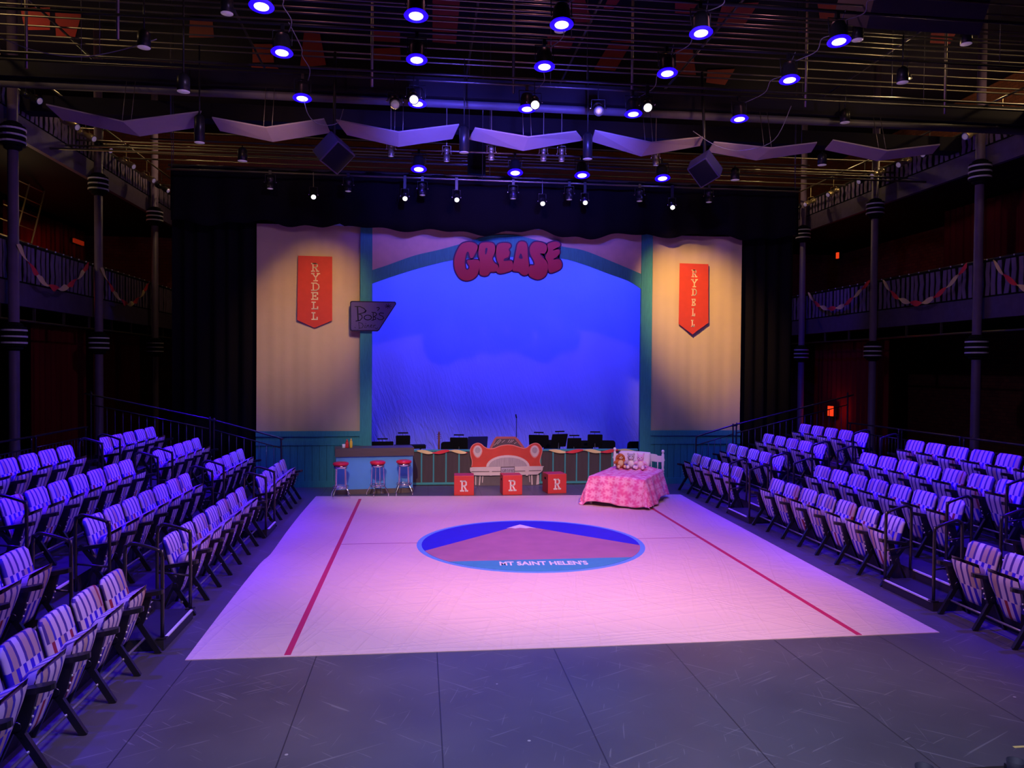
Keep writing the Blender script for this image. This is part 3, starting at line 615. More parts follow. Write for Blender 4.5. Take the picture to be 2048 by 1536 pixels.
# guard rails behind and at the end of the seating
def guard(label, A, B, ztA, ztB, zbA, zbB, n):
    A, B = Vector(A), Vector(B); t = thing('guard_rail', label, 'railing', tuple(A)+(zbA,)); D = B-A
    def P(f, z): return (D.x*f, D.y*f, z-zbA)
    zt = lambda f: ztA+(ztB-ztA)*f; zb = lambda f: zbA+(zbB-zbA)*f; r = 0.06/D.length
    m = MB(); m.tube(crom([P(0, zb(0)), P(0, zt(0)-0.08), P(r*0.3, zt(0)-0.02), P(r, zt(r)), P(1-r, zt(1-r)), P(1-r*0.3, zt(1)-0.02), P(1, zt(1)-0.08), P(1, zb(1))], 3, False), 0.018); m.obj('rail_frame', RAILM, t)
    m = MB(); m.tube([P(0, zt(0)-0.20), P(1, zt(1)-0.20)], 0.012, 6); m.obj('inner_rail', RAILM, t); m = MB(); m.tube([P(0, zb(0)+0.08), P(1, zb(1)+0.08)], 0.012, 6); m.obj('bottom_rail', RAILM, t)
    for k in range(1, n):
        f = k/n; m = MB(); m.tube([P(f, zb(f)+0.08), P(f, zt(f)-0.20)], 0.007, 5); m.obj('baluster', RAILM, t)
yy = [(14.2, 16.2), (12.1, 14.05), (10.0, 11.95)]
for k, (a, b) in enumerate(yy): guard(f'black guard rail behind the left bank, {("farthest","middle","nearest")[k]} of three', (DX(-1, 8.3), a), (DX(-1, 8.3), b), 1.46, 1.46, 0.66, 0.66, 16)
yy = [(15.05, 16.9), (13.2, 14.95), (11.3, 13.1)]
for k, (a, b) in enumerate(yy): guard(f'black guard rail behind the right bank, {("farthest","middle","nearest")[k]} of three', (DX(1, 8.3), a), (DX(1, 8.3), b), 1.48, 1.48, 0.66, 0.66, 16)
guard('black sloping guard rail at the stage end of the left bank', (DX(-1, 4.55), 16.45), (DX(-1, 5.9), 16.45), 1.20, 1.58, 0, 0, 9)
guard('black upper guard rail at the stage end of the left bank', (DX(-1, 5.98), 16.45), (DX(-1, 8.3), 16.45), 1.60, 2.1, 0, 0, 15)
guard('black sloping guard rail at the stage end of the right bank', (DX(1, 4.62), 17.02), (DX(1, 5.5), 17.02), 1.16, 1.42, 0, 0, 6)
guard('black upper guard rail at the stage end of the right bank', (DX(1, 5.58), 17.02), (DX(1, 8.3), 17.02), 1.44, 2.1, 0, 0, 18)

# ------------------------------------------------------------------ theatre seats
OFF = 0.035
def make_seat():
    t = thing('theatre_seat', 'x', 'theatre seat', (0, 0, 0)); T = Matrix.Translation
    # back pad: rounded striped cushion leaning back
    m = MB(); m.sm = True; bw, z0, z1 = 0.230, 0.37, 0.83; nu, nv = 12, 12
    def outline(u, v):      # u,v in 0..1 -> rounded rectangle position
        x = (u*2-1); z = v
        cr = 0.045; hw = bw
        if z*(z1-z0) > (z1-z0)-cr:
            q = (z*(z1-z0)-((z1-z0)-cr))/cr; hw = bw-cr+cr*math.sqrt(max(0, 1-q*q))
        elif z*(z1-z0) < cr:
            q = (cr-z*(z1-z0))/cr; hw = bw-0.03-cr*0.5+cr*0.5*math.sqrt(max(0, 1-q*q))
        else: hw = bw
        return x*hw, z0+z*(z1-z0)
    def front(u, v):
        y, z = outline(u, v); lean = -(z-z0)*0.27+0.040; e = min(u, 1-u)*nu/3; f = min(v, 1-v)*nv/3
        bulge = 0.024*math.sqrt(clampv(min(e, 1), 0, 1))*math.sqrt(clampv(min(f, 1), 0, 1))
        return Vector((lean+bulge+0.014*(u*2-1)**2, y, z))
    def back(u, v):
        y, z = outline(u, v); return Vector((-(z-z0)*0.27+0.016+0.014*(u*2-1)**2, y, z))
    m.grid(front, nu, nv); o = None
    m.grid(back, nu, nv); bmesh.ops.remove_doubles(m.bm, verts=m.bm.verts, dist=0.0005)
    bound = [e for e in m.bm.edges if len(e.link_faces) == 1]
    bmesh.ops.bridge_loops(m.bm, edges=bound) if bound else None
    m.bm.transform(Matrix.Translation((0, OFF, 0))); m.obj('backrest', FAB_B, t)
    m = MB(); m.grid(lambda u, v: back(u, v)-Vector((0.012, -OFF, 0.004)), nu, nv); sh = m.obj('back_shell', BLACK, t); so = sh.modifiers.new('t', 'SOLIDIFY'); so.thickness = 0.01
    # tipped-up seat
    m = MB(); m.sm = True
    def seatP(u, v, k):    # k 0 underside (front), 1 top face (rear)
        z = 0.19+0.455*v; hw = 0.105+0.105*min(1, v*1.35); y = (u*2-1)*hw; x = 0.030+0.125*v
        th = 0.035+0.095*v; e = math.sqrt(clampv(min(u, 1-u)*5, 0, 1))*math.sqrt(clampv(min(v*2.5, (1-v)*7), 0, 1))
        if k == 0: return Vector((x+0.020*e, y, z-0.01*v))
        return Vector((x-th*e, y, z+0.025*v))
    m.grid(lambda u, v: seatP(u, v, 0), 10, 12); m.grid(lambda u, v: seatP(u, v, 1), 10, 12)
    bmesh.ops.remove_doubles(m.bm, verts=m.bm.verts, dist=0.0005)
    bound = [e for e in m.bm.edges if len(e.link_faces) == 1]
    if bound: bmesh.ops.bridge_loops(m.bm, edges=bound)
    m.bm.transform(Matrix.Translation((0, OFF, 0))); m.obj('seat', FAB_S, t)
    return t
def side_frame(t, y):
    """arm, standard, two legs and bolts at local y"""
    m = MB(); arm = [(-0.12, 0.018), (0.06, 0.024), (0.14, 0.038), (0.19, 0.045), (0.25, 0.043), (0.275, 0.032), (0.288, 0.012)]
    P = [(x, -w) for x, w in arm]+[(x, w) for x, w in reversed(arm)]
    m.prism(P, 0.040, Matrix(((1, 0, 0, 0), (0, 1, 0, y), (0.16, 0, 1, 0.520), (0, 0, 0, 1)))); m.obj('armrest', BLACK, t)
    m = MB(); M = Matrix(((1, 0, 0, 0), (0, 0, 1, y-0.018), (0, 1, 0, 0), (0, 0, 0, 1)))
    m.prism([(0.02, 0.29), (0.09, 0.25), (0.130, 0.34), (0.185, 0.555), (0.105, 0.55), (0.062, 0.40), (-0.085, 0.575), (-0.115, 0.56), (0.03, 0.37)], 0.036, M); st = m.obj('standard', BLACK, t)
    for k, (bx, bz) in enumerate(((0.118, 0.33), (0.134, 0.385), (0.150, 0.44))):
        m = MB(); m.ell((bx+0.012, y, bz), (0.009, 0.010, 0.010), n=8, m=5); m.obj('bolt', BRASS, st)
    m = MB(); m.bar((0.045, y, 0.325), (0.245, y, 0.0), 0.05, 0.034, (0, 1, 0)); m.bar((0.06, y, 0.335), (0.262, y, 0.004), 0.012, 0.010, (0, 1, 0)); m.obj('leg', BLACK, t)
    m = MB(); m.bar((0.03, y, 0.31), (-0.105, y, 0.0), 0.028, 0.028, (0, 1, 0)); m.obj('leg', BLACK, t)
    m = MB(); m.lathe([(0.03, -0.028), (0.03, 0.028)], 10, Matrix(((1, 0, 0, 0.055), (0, 0, 1, y), (0, 1, 0, 0.33), (0, 0, 0, 1)))); m.obj('pivot', BLACK, t)
BARM = mat('row_bar_grey', (0.26, 0.25, 0.26), 0.4, 0.5)
PITCH = 0.54
seatA = make_seat(); side_frame(seatA, -PITCH/2+0.046)
m = MB(); m.tube([(0.125, -PITCH/2+0.002, 0.155), (0.125, PITCH/2-0.002, 0.155)], 0.012, 6); m.obj('cross_bar', BARM, seatA)
seatB = make_seat(); side_frame(seatB, -PITCH/2+0.046); side_frame(seatB, PITCH/2+0.040)
m = MB(); m.tube([(0.125, -PITCH/2+0.002, 0.155), (0.125, PITCH/2-0.002, 0.155)], 0.012, 6); m.obj('cross_bar', BARM, seatB)
ROWD = (4.33, 5.15, 5.99, 6.85); ROWZ = (0, 0.22, 0.44, 0.66); RN = ('front', 'second', 'third', 'back')
ORD = ('first', 'second', 'third', 'fourth', 'fifth', 'sixth', 'seventh')
SECT = {-1: {'near': (7.19-0.54*6, 7), 'middle': (8.84, 7), 'far': (13.52, 5)}, 1: {'near': (7.66-0.54*3, 4), 'middle': (9.28, 7), 'far': (14.18, 5)}}
used = {'A': False, 'B': False}
def put(kind, proto, loc, rz, label, group):
    if not used[kind]:
        used[kind] = True; proto.location = loc; proto.rotation_euler = (0, 0, rz); tag(proto, label, None, group); KIDS[proto] = [(ch, list(ch.children)) for ch in proto.children]
    else: copy_thing(proto, loc, rz, label, group)
for s, xe, xw, side in SIDES:
    for sec, (y0, n) in SECT[s].items():
        for r in range(4):
            for i in range(n):
                y = y0+i*PITCH*(1.025 if sec == 'far' and s == 1 else 1.0)
                if sec == 'near':
                    if r >= 2 or (r == 1 and i < (n-3 if s == -1 else n-2)) or (s == 1 and i < 1): continue
                last = (i == n-1) if s == -1 else (i == 0)
                cnt = n
                lab = f'striped folding theatre seat, {side} bank, {sec} section, {RN[r]} row, {ORD[n-1-i]} from stage end'
                loc = (DX(s, ROWD[r]), y, ROWZ[r]); rz = 0 if s == -1 else PI
                k = 'B' if last else 'A'
                put(k, seatB if last else seatA, loc, rz, lab, 'striped folding theatre seats')

# ------------------------------------------------------------------ diner counter, stools, condiments
t = thing('diner_counter', 'bright blue diner counter with thick dark brown top at stage left rear', 'counter', (-1.80, 16.50, 0), 0.125)
m = MB(); m.box(0.02, 1.64, 0.02, 0.46, 0.10, 0.80); m.obj('front_panel', mat('counter_blue', (0.10, 0.34, 0.82), 0.5, var=0.06), t)
m = MB(); m.box(0.0, 1.66, -0.02, 0.50, 0.80, 0.975); m.obj('counter_top', mat('counter_brown', (0.10, 0.075, 0.075), 0.45, var=0.2, scale=3, stretch=(1, 1, 8)), t)
m = MB(); m.box(0.01, 1.65, 0.0, 0.48, 0, 0.10); m.obj('kick_board', mat('kick_grey', (0.13, 0.10, 0.10), 0.6), t)
def lathe_thing(name, label, cat, loc, parts, group=None):
    t = thing(name, label, cat, loc, 0, group)
    for pn, prof, mm in parts: m = MB(); m.lathe(prof, 16); m.obj(pn, mm, t)
    return t
def cpt(lx, ly, z): c, s_ = math.cos(0.125), math.sin(0.125); return (-1.80+lx*c-ly*s_, 16.50+lx*s_+ly*c, z)
KR = mat('ketchup_red', (0.62, 0.03, 0.02), 0.35); MY = mat('mustard_yellow', (0.85, 0.60, 0.06), 0.35)
lathe_thing('squeeze_bottle', 'red ketchup squeeze bottle on the left end of the counter', 'bottle', cpt(0.25, 0.10, 0.975), [('bottle_body', [(0.036, 0), (0.038, 0.02), (0.038, 0.11), (0.026, 0.135)], KR), ('nozzle_cap', [(0.027, 0.135), (0.022, 0.15), (0.006, 0.19)], KR)])
lathe_thing('squeeze_bottle', 'yellow mustard squeeze bottle on the left end of the counter', 'bottle', cpt(0.335, 0.12, 0.975), [('bottle_body', [(0.028, 0), (0.030, 0.02), (0.030, 0.13), (0.020, 0.15)], MY), ('nozzle_cap', [(0.021, 0.15), (0.018, 0.165), (0.005, 0.205)], MY)])
mg = lathe_thing('cup', 'small white cup beside the red ketchup bottle on the counter', 'cup', cpt(0.18, 0.09, 0.975), [('cup_body', [(0.026, 0), (0.034, 0.01), (0.034, 0.085), (0.030, 0.085), (0.028, 0.012)], WHITE)])
m = MB(); m.tube([(0.033, 0, 0.07), (0.055, 0, 0.06), (0.055, 0, 0.03), (0.033, 0, 0.02)], 0.005, 6); m.obj('handle', WHITE, mg)
SEATR = mat('stool_vinyl_red', (0.72, 0.02, 0.06), 0.3)
def stool(label, x, y, rz):
    t = thing('bar_stool', label, 'stool', (x, y, 0.007), rz, 'chrome diner stools')
    m = MB(); m.sm = True; m.lathe([(0.0, 0.735), (0.11, 0.735), (0.152, 0.722), (0.165, 0.70), (0.158, 0.675), (0.10, 0.668), (0.0, 0.668)], 24); m.obj('seat_cushion', SEATR, t)
    m = MB(); m.lathe([(0.138, 0.672), (0.145, 0.672), (0.145, 0.61), (0.138, 0.61)], 24, smooth=True); m.obj('seat_band', CHROME, t)
    for k in range(4):
        a = k*PI/2+PI/4; c, s_ = math.cos(a), math.sin(a); m = MB()
        m.tube(crom([(c*r, s_*r, z) for r, z in ((0.125, 0.64), (0.135, 0.40), (0.145, 0.23), (0.19, 0.15), (0.235, 0.07), (0.238, 0.0))], 4, False), 0.0105, 8); m.obj('leg', CHROME, t)
    for r, z in ((0.165, 0.235), (0.15, 0.205)):
        m = MB(); m.tube([(r*math.cos(k*PI/12), r*math.sin(k*PI/12), z) for k in range(25)], 0.0095, 6, False); m.obj('foot_ring', CHROME, t)
STZ=0
stool('leftmost red-topped chrome bar stool before the blue counter', -1.64, 16.11, 0.2)
stool('middle red-topped chrome bar stool before the blue counter', -0.90, 16.28, 0.5)
stool('red-topped chrome bar stool at the right end of the blue counter', -0.36, 16.40, 0.1)

# ------------------------------------------------------------------ low wall, car cut-out, crates
t = thing('low_wall', 'low dark panelled wall with teal battens at the foot of the arch', 'wall', (0, 17.66, 0))
WX0, WX1 = -1.05, 5.08; WP = mat('wall_panel_brown', (0.075, 0.055, 0.060), 0.7, var=0.25, scale=3, stretch=(5, 1, 0.5)); TL = mat('teal_batten', (0.06, 0.36, 0.36), 0.65)
m = MB(); m.box(WX0, WX1, 0.0, 0.04, 0.0, 0.80); m.obj('wall_board', WP, t)
m = MB(); m.box(WX0, WX1, -0.025, 0.06, 0.78, 0.82); m.obj('top_rail', TL, t)
m = MB(); m.box(WX0, WX1, -0.022, 0.0, 0.02, 0.07); m.obj('bottom_rail', TL, t)
x = WX0+0.12; k = 0
for px in (729, 757, 785, 817, 843, 867, 892, 918, 945, 975, 1003, 1031, 1056, 1081, 1106, 1130, 1153, 1177, 1200, 1224, 1248, 1271):
    x = at_y(px, 940, 17.64)[0]; m = MB(); m.box(x-0.016, x+0.016, -0.022, 0.0, 0.07, 0.78); m.obj('batten', TL, t)
def wall_streamer(label, xa, xb, n, ph0):
    m = MB(); prev = None; N_ = n*16
    for i in range(N_+1):
        u = i/N_; x = xa+(xb-xa)*u; ph = u*n*PI+ph0; c = abs(math.sin(ph)); sag = 0.05*math.sin(u*n*PI/2)**2; z = 0.80-sag
        cur = [m.bm.verts.new((x, 17.628-0.004*math.cos(ph), z+0.008+0.032*c)), m.bm.verts.new((x, 17.622+0.004*math.cos(ph), z-0.008-0.034*c))]
        if prev: m.mi = int((ph)/PI) % 2; m._f((prev[0], prev[1], cur[1], cur[0]))
        prev = cur
    o = m.obj('crepe_streamer', [CREPE_C, CREPE_R]); so = o.modifiers.new('t', 'SOLIDIFY'); so.thickness = 0.003; return tag(o, label, 'streamer')
wall_streamer('red and cream streamer along the low wall between counter and red car', -0.10, 1.05, 3, 0.0)
wall_streamer('red and cream streamer along the low wall between red car and bed', 2.95, 5.05, 5, 0.0)
t = thing('car_cutout', 'painted plywood cut-out of a red car front leaning at the low wall', 'scenery', (2.0, 17.60, 0)); YC = 17.60
def zc(pts): return [(x-2.0, z) for x, z in [at_y(930+a/11.82, 860+b/11.82, YC) for a, b in pts]]
def layer(name, pts, m_, k, th=0.006, par=None):
    m = MB(); m.prism(zc(pts), th, Matrix.Translation((0, -0.02-0.007*k, 0)) @ WALLM); return m.obj(name, m_, par or t)
CG = mat('cutout_grey', (0.12, 0.10, 0.115), 0.7, var=0.3, scale=4); CR = mat('cutout_red', (0.60, 0.055, 0.035), 0.6, var=0.2, scale=5); CP = mat('cutout_pale', (0.66, 0.56, 0.56), 0.6, var=0.25, scale=18, stretch=(0.3, 1, 6)); CPK = mat('cutout_pink', (0.78, 0.26, 0.24), 0.6); CD = mat('cutout_dark', (0.09, 0.06, 0.075), 0.6); CSIL = mat('cutout_silver', (0.42, 0.36, 0.40), 0.6, var=0.5, scale=16, stretch=(5, 1, 0.3))
hood = crom([(145, 870), (160, 740), (122, 580), (118, 450), (180, 345), (290, 300), (385, 325), (460, 390), (560, 430), (690, 420), (810, 370), (950, 343), (1090, 343), (1240, 382), (1370, 420), (1455, 405), (1530, 345), (1640, 303), (1740, 322), (1815, 410), (1825, 510), (1785, 650), (1770, 740), (1800, 850)], 4, False)
body = [(580, 440), (600, 380), (690, 210), (740, 155), (1190, 155), (1260, 215), (1400, 400), (1500, 700), (500, 700)]
m = MB(); m.prism(zc([(220, 1050), (1750, 1040), (1752, 1310), (1752, 1345), (215, 1345)]), 0.02, WALLM); m.obj('road_board', CG, t)
m = MB(); m.prism(zc(body), 0.02, WALLM); m.obj('cabin', mat('cabin_red', (0.42, 0.10, 0.11), 0.6), t)
layer('windscreen', [(640, 420), (745, 205), (1170, 205), (1330, 400), (1200, 600), (800, 600)], CD, 0)
m = MB()
for ln in ([(720, 330), (800, 240), (840, 225)], [(760, 330), (850, 240)], [(870, 290), (940, 240)], [(1010, 290), (1060, 225)], [(1050, 300), (1110, 225)], [(1090, 290), (1150, 230)], [(1160, 320), (1210, 290)], [(680, 360), (720, 330)]):
    strokes(m, [zc(ln)], 0.008, 0.003, Matrix.Translation((0, -0.027, 0)) @ WALLM)
m.obj('reflection_marks', CP, t)
layer('hood_outline', [(x, y) for x, y in hood], CPK, 1)
hi = offset(hood+[(1500, 850), (500, 860)], -16)
hd = layer('hood', [(x, y) for x, y in hi[:-2]]+[(1790, 860), (150, 875)], CR, 2)
def halfe(cx, cy, rx, ry, n=20): return [(cx+rx*math.cos(PI*k/n), cy-ry*math.sin(PI*k/n)) for k in range(n+1)]
layer('grille_surround', halfe(1010, 865, 512, 275), CP, 3); layer('grille', halfe(1010, 865, 455, 225), CSIL, 4)
layer('bumper', crom([(118, 900), (200, 872), (1000, 862), (1790, 845), (1828, 880), (1815, 955), (1720, 1030), (1650, 1045), (1000, 1060), (250, 1065), (160, 1010), (118, 960)], 3), CP, 5)
m = MB(); strokes(m, [zc([(150, 975), (600, 972), (1200, 965), (1790, 950)])], 0.014, 0.003, Matrix.Translation((0, -0.062, 0)) @ WALLM); m.obj('bumper_shadow_line', CD, t)
layer('number_plate', [(838, 862), (1168, 855), (1168, 1010), (838, 1010)], CD, 6, 0.004)
pl = layer('plate_face', [(850, 880), (1155, 875), (1155, 1000), (850, 1000)], mat('plate_lilac', (0.45, 0.40, 0.52), 0.6), 7, 0.003)
m = MB(); PMx = Matrix.Translation((0, -0.073, 0)) @ WALLM
for ln in ([(905, 925), (880, 935), (880, 980), (910, 980), (910, 955)], [(930, 985), (930, 920), (960, 930), (935, 955), (965, 985)], [(1000, 920), (980, 950), (1000, 985)], [(1020, 930), (1020, 985)], [(1045, 985), (1045, 925), (1075, 925)], [(1060, 955), (1075, 955)], [(1090, 985), (1100, 920), (1115, 985)], [(1125, 920), (1145, 920)], [(1135, 920), (1135, 985)]):
    strokes(m, [zc(ln)], 0.009, 0.003, PMx)
m.obj('plate_marks', CD, pl)
for cx, tilt in ((295, 0), (1640, -10)):
    dr = [(cx+tilt*0+115*math.sin(a)*(1-0.25*max(0, -math.cos(a))), 500-150*math.cos(a)+(10 if math.cos(a) < 0 else 0)) for a in [k*PI/10 for k in range(20)]]
    c0 = zc([(cx, 500)])
    layer('headlamp_rim', dr, CPK, 3); layer('headlamp', [(cx+(x-cx)*0.84, 495+(y-500)*0.86) for x, y in dr], CP, 4); layer('headlamp_glass', [(cx+65*math.cos(k*PI/8), 470+72*math.sin(k*PI/8)) for k in range(16)], CSIL, 5)
for cx in (600, 1455): layer('bumper_guard', [(cx-50, 885), (cx+50, 880), (cx+50, 950), (cx+28, 975), (cx+26, 1070), (cx-24, 1070), (cx-26, 975), (cx-50, 950)], CP, 6)
for q in ([(240, 1080), (262, 1080), (262, 1300), (240, 1300)], [(345, 1080), (368, 1080), (352, 1300), (325, 1300)], [(410, 1080), (428, 1080), (418, 1240), (400, 1240)], [(1505, 1060), (1525, 1060), (1535, 1230), (1520, 1230)], [(1560, 1060), (1590, 1060), (1600, 1290), (1565, 1290)], [(1700, 1060), (1745, 1060), (1750, 1270), (1680, 1290)]):
    layer('tyre_highlight', q, CP, 0)
def crate(label, x, y, rz, hole):
    t = thing('crate', label, 'box', (x, y, 0), rz, 'red wooden crates'); s_ = 0.42; m = MB(); m.box(-s_/2, s_/2, -s_/2, s_/2, 0, s_); b = m.obj('crate_body', CRT, t)
    bv = b.modifiers.new('b', 'BEVEL'); bv.width = 0.008; bv.segments = 2
    m = MB(); strokes(m, SLAB['R'], 0.032, 0.004, Matrix.Translation((0, -s_/2-0.001, 0)) @ WALLM, (0.145, 0.205), (-0.072, 0.10)); m.obj('letter', WHITE, t)
    for sx in (-1, 1):
        m = MB(); P = [(-0.055, 0.30), (-0.045, 0.285), (0.045, 0.285), (0.055, 0.30), (0.055, 0.325), (0.045, 0.335), (-0.045, 0.335), (-0.055, 0.325)]
        m.prism(P, 0.003, Matrix(((0, 0, 1, sx*(s_/2+0.0005)-0.0015), (1, 0, 0, 0), (0, 1, 0, 0), (0, 0, 0, 1)))); m.obj('hand_hole', MBLACK, t)
    return t
CRT = mat('crate_red', (0.60, 0.045, 0.04), 0.5, var=0.08, scale=3)
crate('leftmost of the three red crates with a white letter', 0.915, 16.42, -0.04, False)
crate('middle red crate with a white letter before the car', 1.93, 16.42, 0.04, True)
crate('rightmost red crate, turned to show its hand hole', 2.90, 16.55, 0.13, True)

# ------------------------------------------------------------------ bed and plush toys
BA = -0.54; BW, BL, BT = 1.10, 1.66, 0.55; BO = (3.80, 14.68)
t = thing('bed', 'white spindle bed under a pink patterned quilt at the right of the stage', 'bed', (BO[0], BO[1], 0.007), BA)
WH = mat('bed_white', (0.82, 0.76, 0.80), 0.4, var=0.03)
for sx in (-1, 1):
    m = MB(); x = sx*(BW/2-0.02); m.lathe([(0.028, 0), (0.032, 0.1), (0.032, 0.45), (0.022, 0.47), (0.034, 0.50), (0.022, 0.53), (0.034, 0.56), (0.022, 0.60), (0.030, 0.66), (0.030, 0.88), (0.018, 0.90), (0.018, 0.91), (0.036, 0.94), (0.026, 0.975), (0.0, 0.985)], 12, Matrix.Translation((x, BL, 0))); m.obj('head_post', WH, t)
    m = MB(); m.lathe([(0.03, 0), (0.032, 0.1), (0.03, 0.30)], 10, Matrix.Translation((x, 0.05, 0))); m.obj('foot_post', WH, t)
    m = MB(); m.box(x-0.012, x+0.012, 0.05, BL, 0.20, 0.30); m.obj('side_rail', WH, t)
m = MB(); tp = crom([(-0.53, 0.72), (-0.53, 0.84), (-0.42, 0.85), (-0.36, 0.88), (0, 0.895), (0.36, 0.88), (0.42, 0.85), (0.53, 0.84), (0.53, 0.72), (0, 0.745)], 3); m.prism(tp, 0.03, Matrix.Translation((0, BL+0.015, 0)) @ WALLM); m.obj('headboard_rail', WH, t)
for k in range(7):
    x = -0.42+k*0.14; m = MB(); m.lathe([(0.012, 0.50), (0.016, 0.56), (0.010, 0.60), (0.015, 0.66), (0.012, 0.74)], 8, Matrix.Translation((x, BL, 0))); m.obj('spindle', WH, t)
m = MB(); m.box(-BW/2+0.04, BW/2-0.04, 0.04, BL-0.03, 0.28, 0.535); m.obj('mattress', WHITE, t)
def quilt_mat():
    m = mat('pink_quilt', (0.85, 0.12, 0.35), 0.85, bump=0.2, bscale=60); nt, N, L = nodes(m); b = N['Principled BSDF']; tc = N.new('ShaderNodeTexCoord')
    uv = tc.outputs['UV']; vo = N.new('ShaderNodeTexVoronoi'); vo.voronoi_dimensions = '2D'; vo.inputs['Scale'].default_value = 6.2; vo.inputs['Randomness'].default_value = 0.55; L.new(uv, vo.inputs[0])
    sb = N.new('ShaderNodeVectorMath'); sb.operation = 'SUBTRACT'; L.new(uv, sb.inputs[0]); L.new(vo.outputs['Position'], sb.inputs[1]); sp = N.new('ShaderNodeSeparateXYZ'); L.new(sb.outputs[0], sp.inputs[0])
    an = mth(nt, 'ARCTAN2', sp.outputs[1], sp.outputs[0]); st = mth(nt, 'ADD', 0.34, mth(nt, 'MULTIPLY', mth(nt, 'ABSOLUTE', mth(nt, 'COSINE', mth(nt, 'MULTIPLY', an, 3))), 0.42))
    d = mth(nt, 'DIVIDE', vo.outputs['Distance'], mth(nt, 'MULTIPLY', st, 1.0)); f = mth(nt, 'SUBTRACT', 1.0, mth(nt, 'MINIMUM', d, 1.0)); f = mth(nt, 'MINIMUM', mth(nt, 'MULTIPLY', f, 1.6), 1.0)
    L.new(mixc(nt, f, (0.80, 0.12, 0.36), (0.90, 0.42, 0.62)), b.inputs['Base Color']); return m
m = MB(); DR, NU, NV = 0.60, 70, 64
def quilt(u, v):
    x = -BW/2-DR+(BW+2*DR)*u; y = -DR+(BL-0.10+DR)*v; hw = BW/2
    ox = max(0, abs(x)-hw)*(1 if x > 0 else -1); oy = min(0, y); o = math.hypot(ox, oy)
    bx, by = clampv(x, -hw, hw), max(0, y); puff = 0.03*math.cos(clampv(x/hw, -1, 1)*PI/2)+0.008*math.sin(x*9)*math.sin(y*7)
    pillow = 0.10*math.exp(-((y-1.38)/0.16)**2)*clampv(1.3-abs(x)/0.5, 0, 1)
    if o < 1e-6: return Vector((x, y, BT+0.01+puff+pillow))
    dx, dy = ox/o, oy/o; fl = 0.34*o/DR+0.02; per = (x if abs(oy) > abs(ox) else y); rip = 0.025*math.sin(per*15+1.3*math.sin(per*4))*min(1, o/0.2)
    dn = o if (ox == 0 or oy == 0) else min(o, DR*1.06)
    dn = dn*(0.86+0.05*math.sin(per*5))
    if ox > 0 and y > 0.75: dn *= 0.93
    z = BT+0.01-max(0, dn-0.02); return Vector((bx+dx*(fl*0.45+rip), by+dy*(fl*0.45+rip), max(0.012, z)))
m.grid(quilt, NU, NV); uvl = m.bm.loops.layers.uv.new('uv'); m.bm.verts.ensure_lookup_table(); m.bm.verts.index_update()
for f in m.bm.faces:
    for lp in f.loops:
        i = lp.vert.index; lp[uvl].uv = ((BW+2*DR)*(i//(NV+1))/NU, (BL+DR)*(i % (NV+1))/NV)
o = m.obj('quilt', quilt_mat(), t); so = o.modifiers.new('t', 'SOLIDIFY'); so.thickness = 0.008
def bpt(lx, ly, z): c, s_ = math.cos(BA), math.sin(BA); return (BO[0]+lx*c-ly*s_, BO[1]+lx*s_+ly*c, z)
pt = thing('pillow', 'large pale pink pillow propped against the white headboard', 'pillow', bpt(-0.06, 1.50, 0.67), 0)
m = MB(); m.sm = True; Mp = Matrix.Rotation(BA, 4, 'Z') @ Matrix.Rotation(-0.25, 4, 'X')
def pil(sgn):
    def f(u, v):
        a, b = u*2-1, v*2-1; th = 0.075*(1-abs(a)**3.0)**0.5*(1-abs(b)**3.0)**0.5; w = 0.36*(1-0.05*b*b); h = 0.17*(1-0.06*a*a)
        return Mp @ Vector((a*w, sgn*th-0.0, b*h+0.11))
    return f
m.grid(pil(-1), 16, 12); m.grid(pil(1), 16, 12); bmesh.ops.remove_doubles(m.bm, verts=m.bm.verts, dist=0.001); m.obj('pillow_case', mat('pillow_pink', (0.86, 0.68, 0.78), 0.85, bump=0.3, bscale=8), pt)
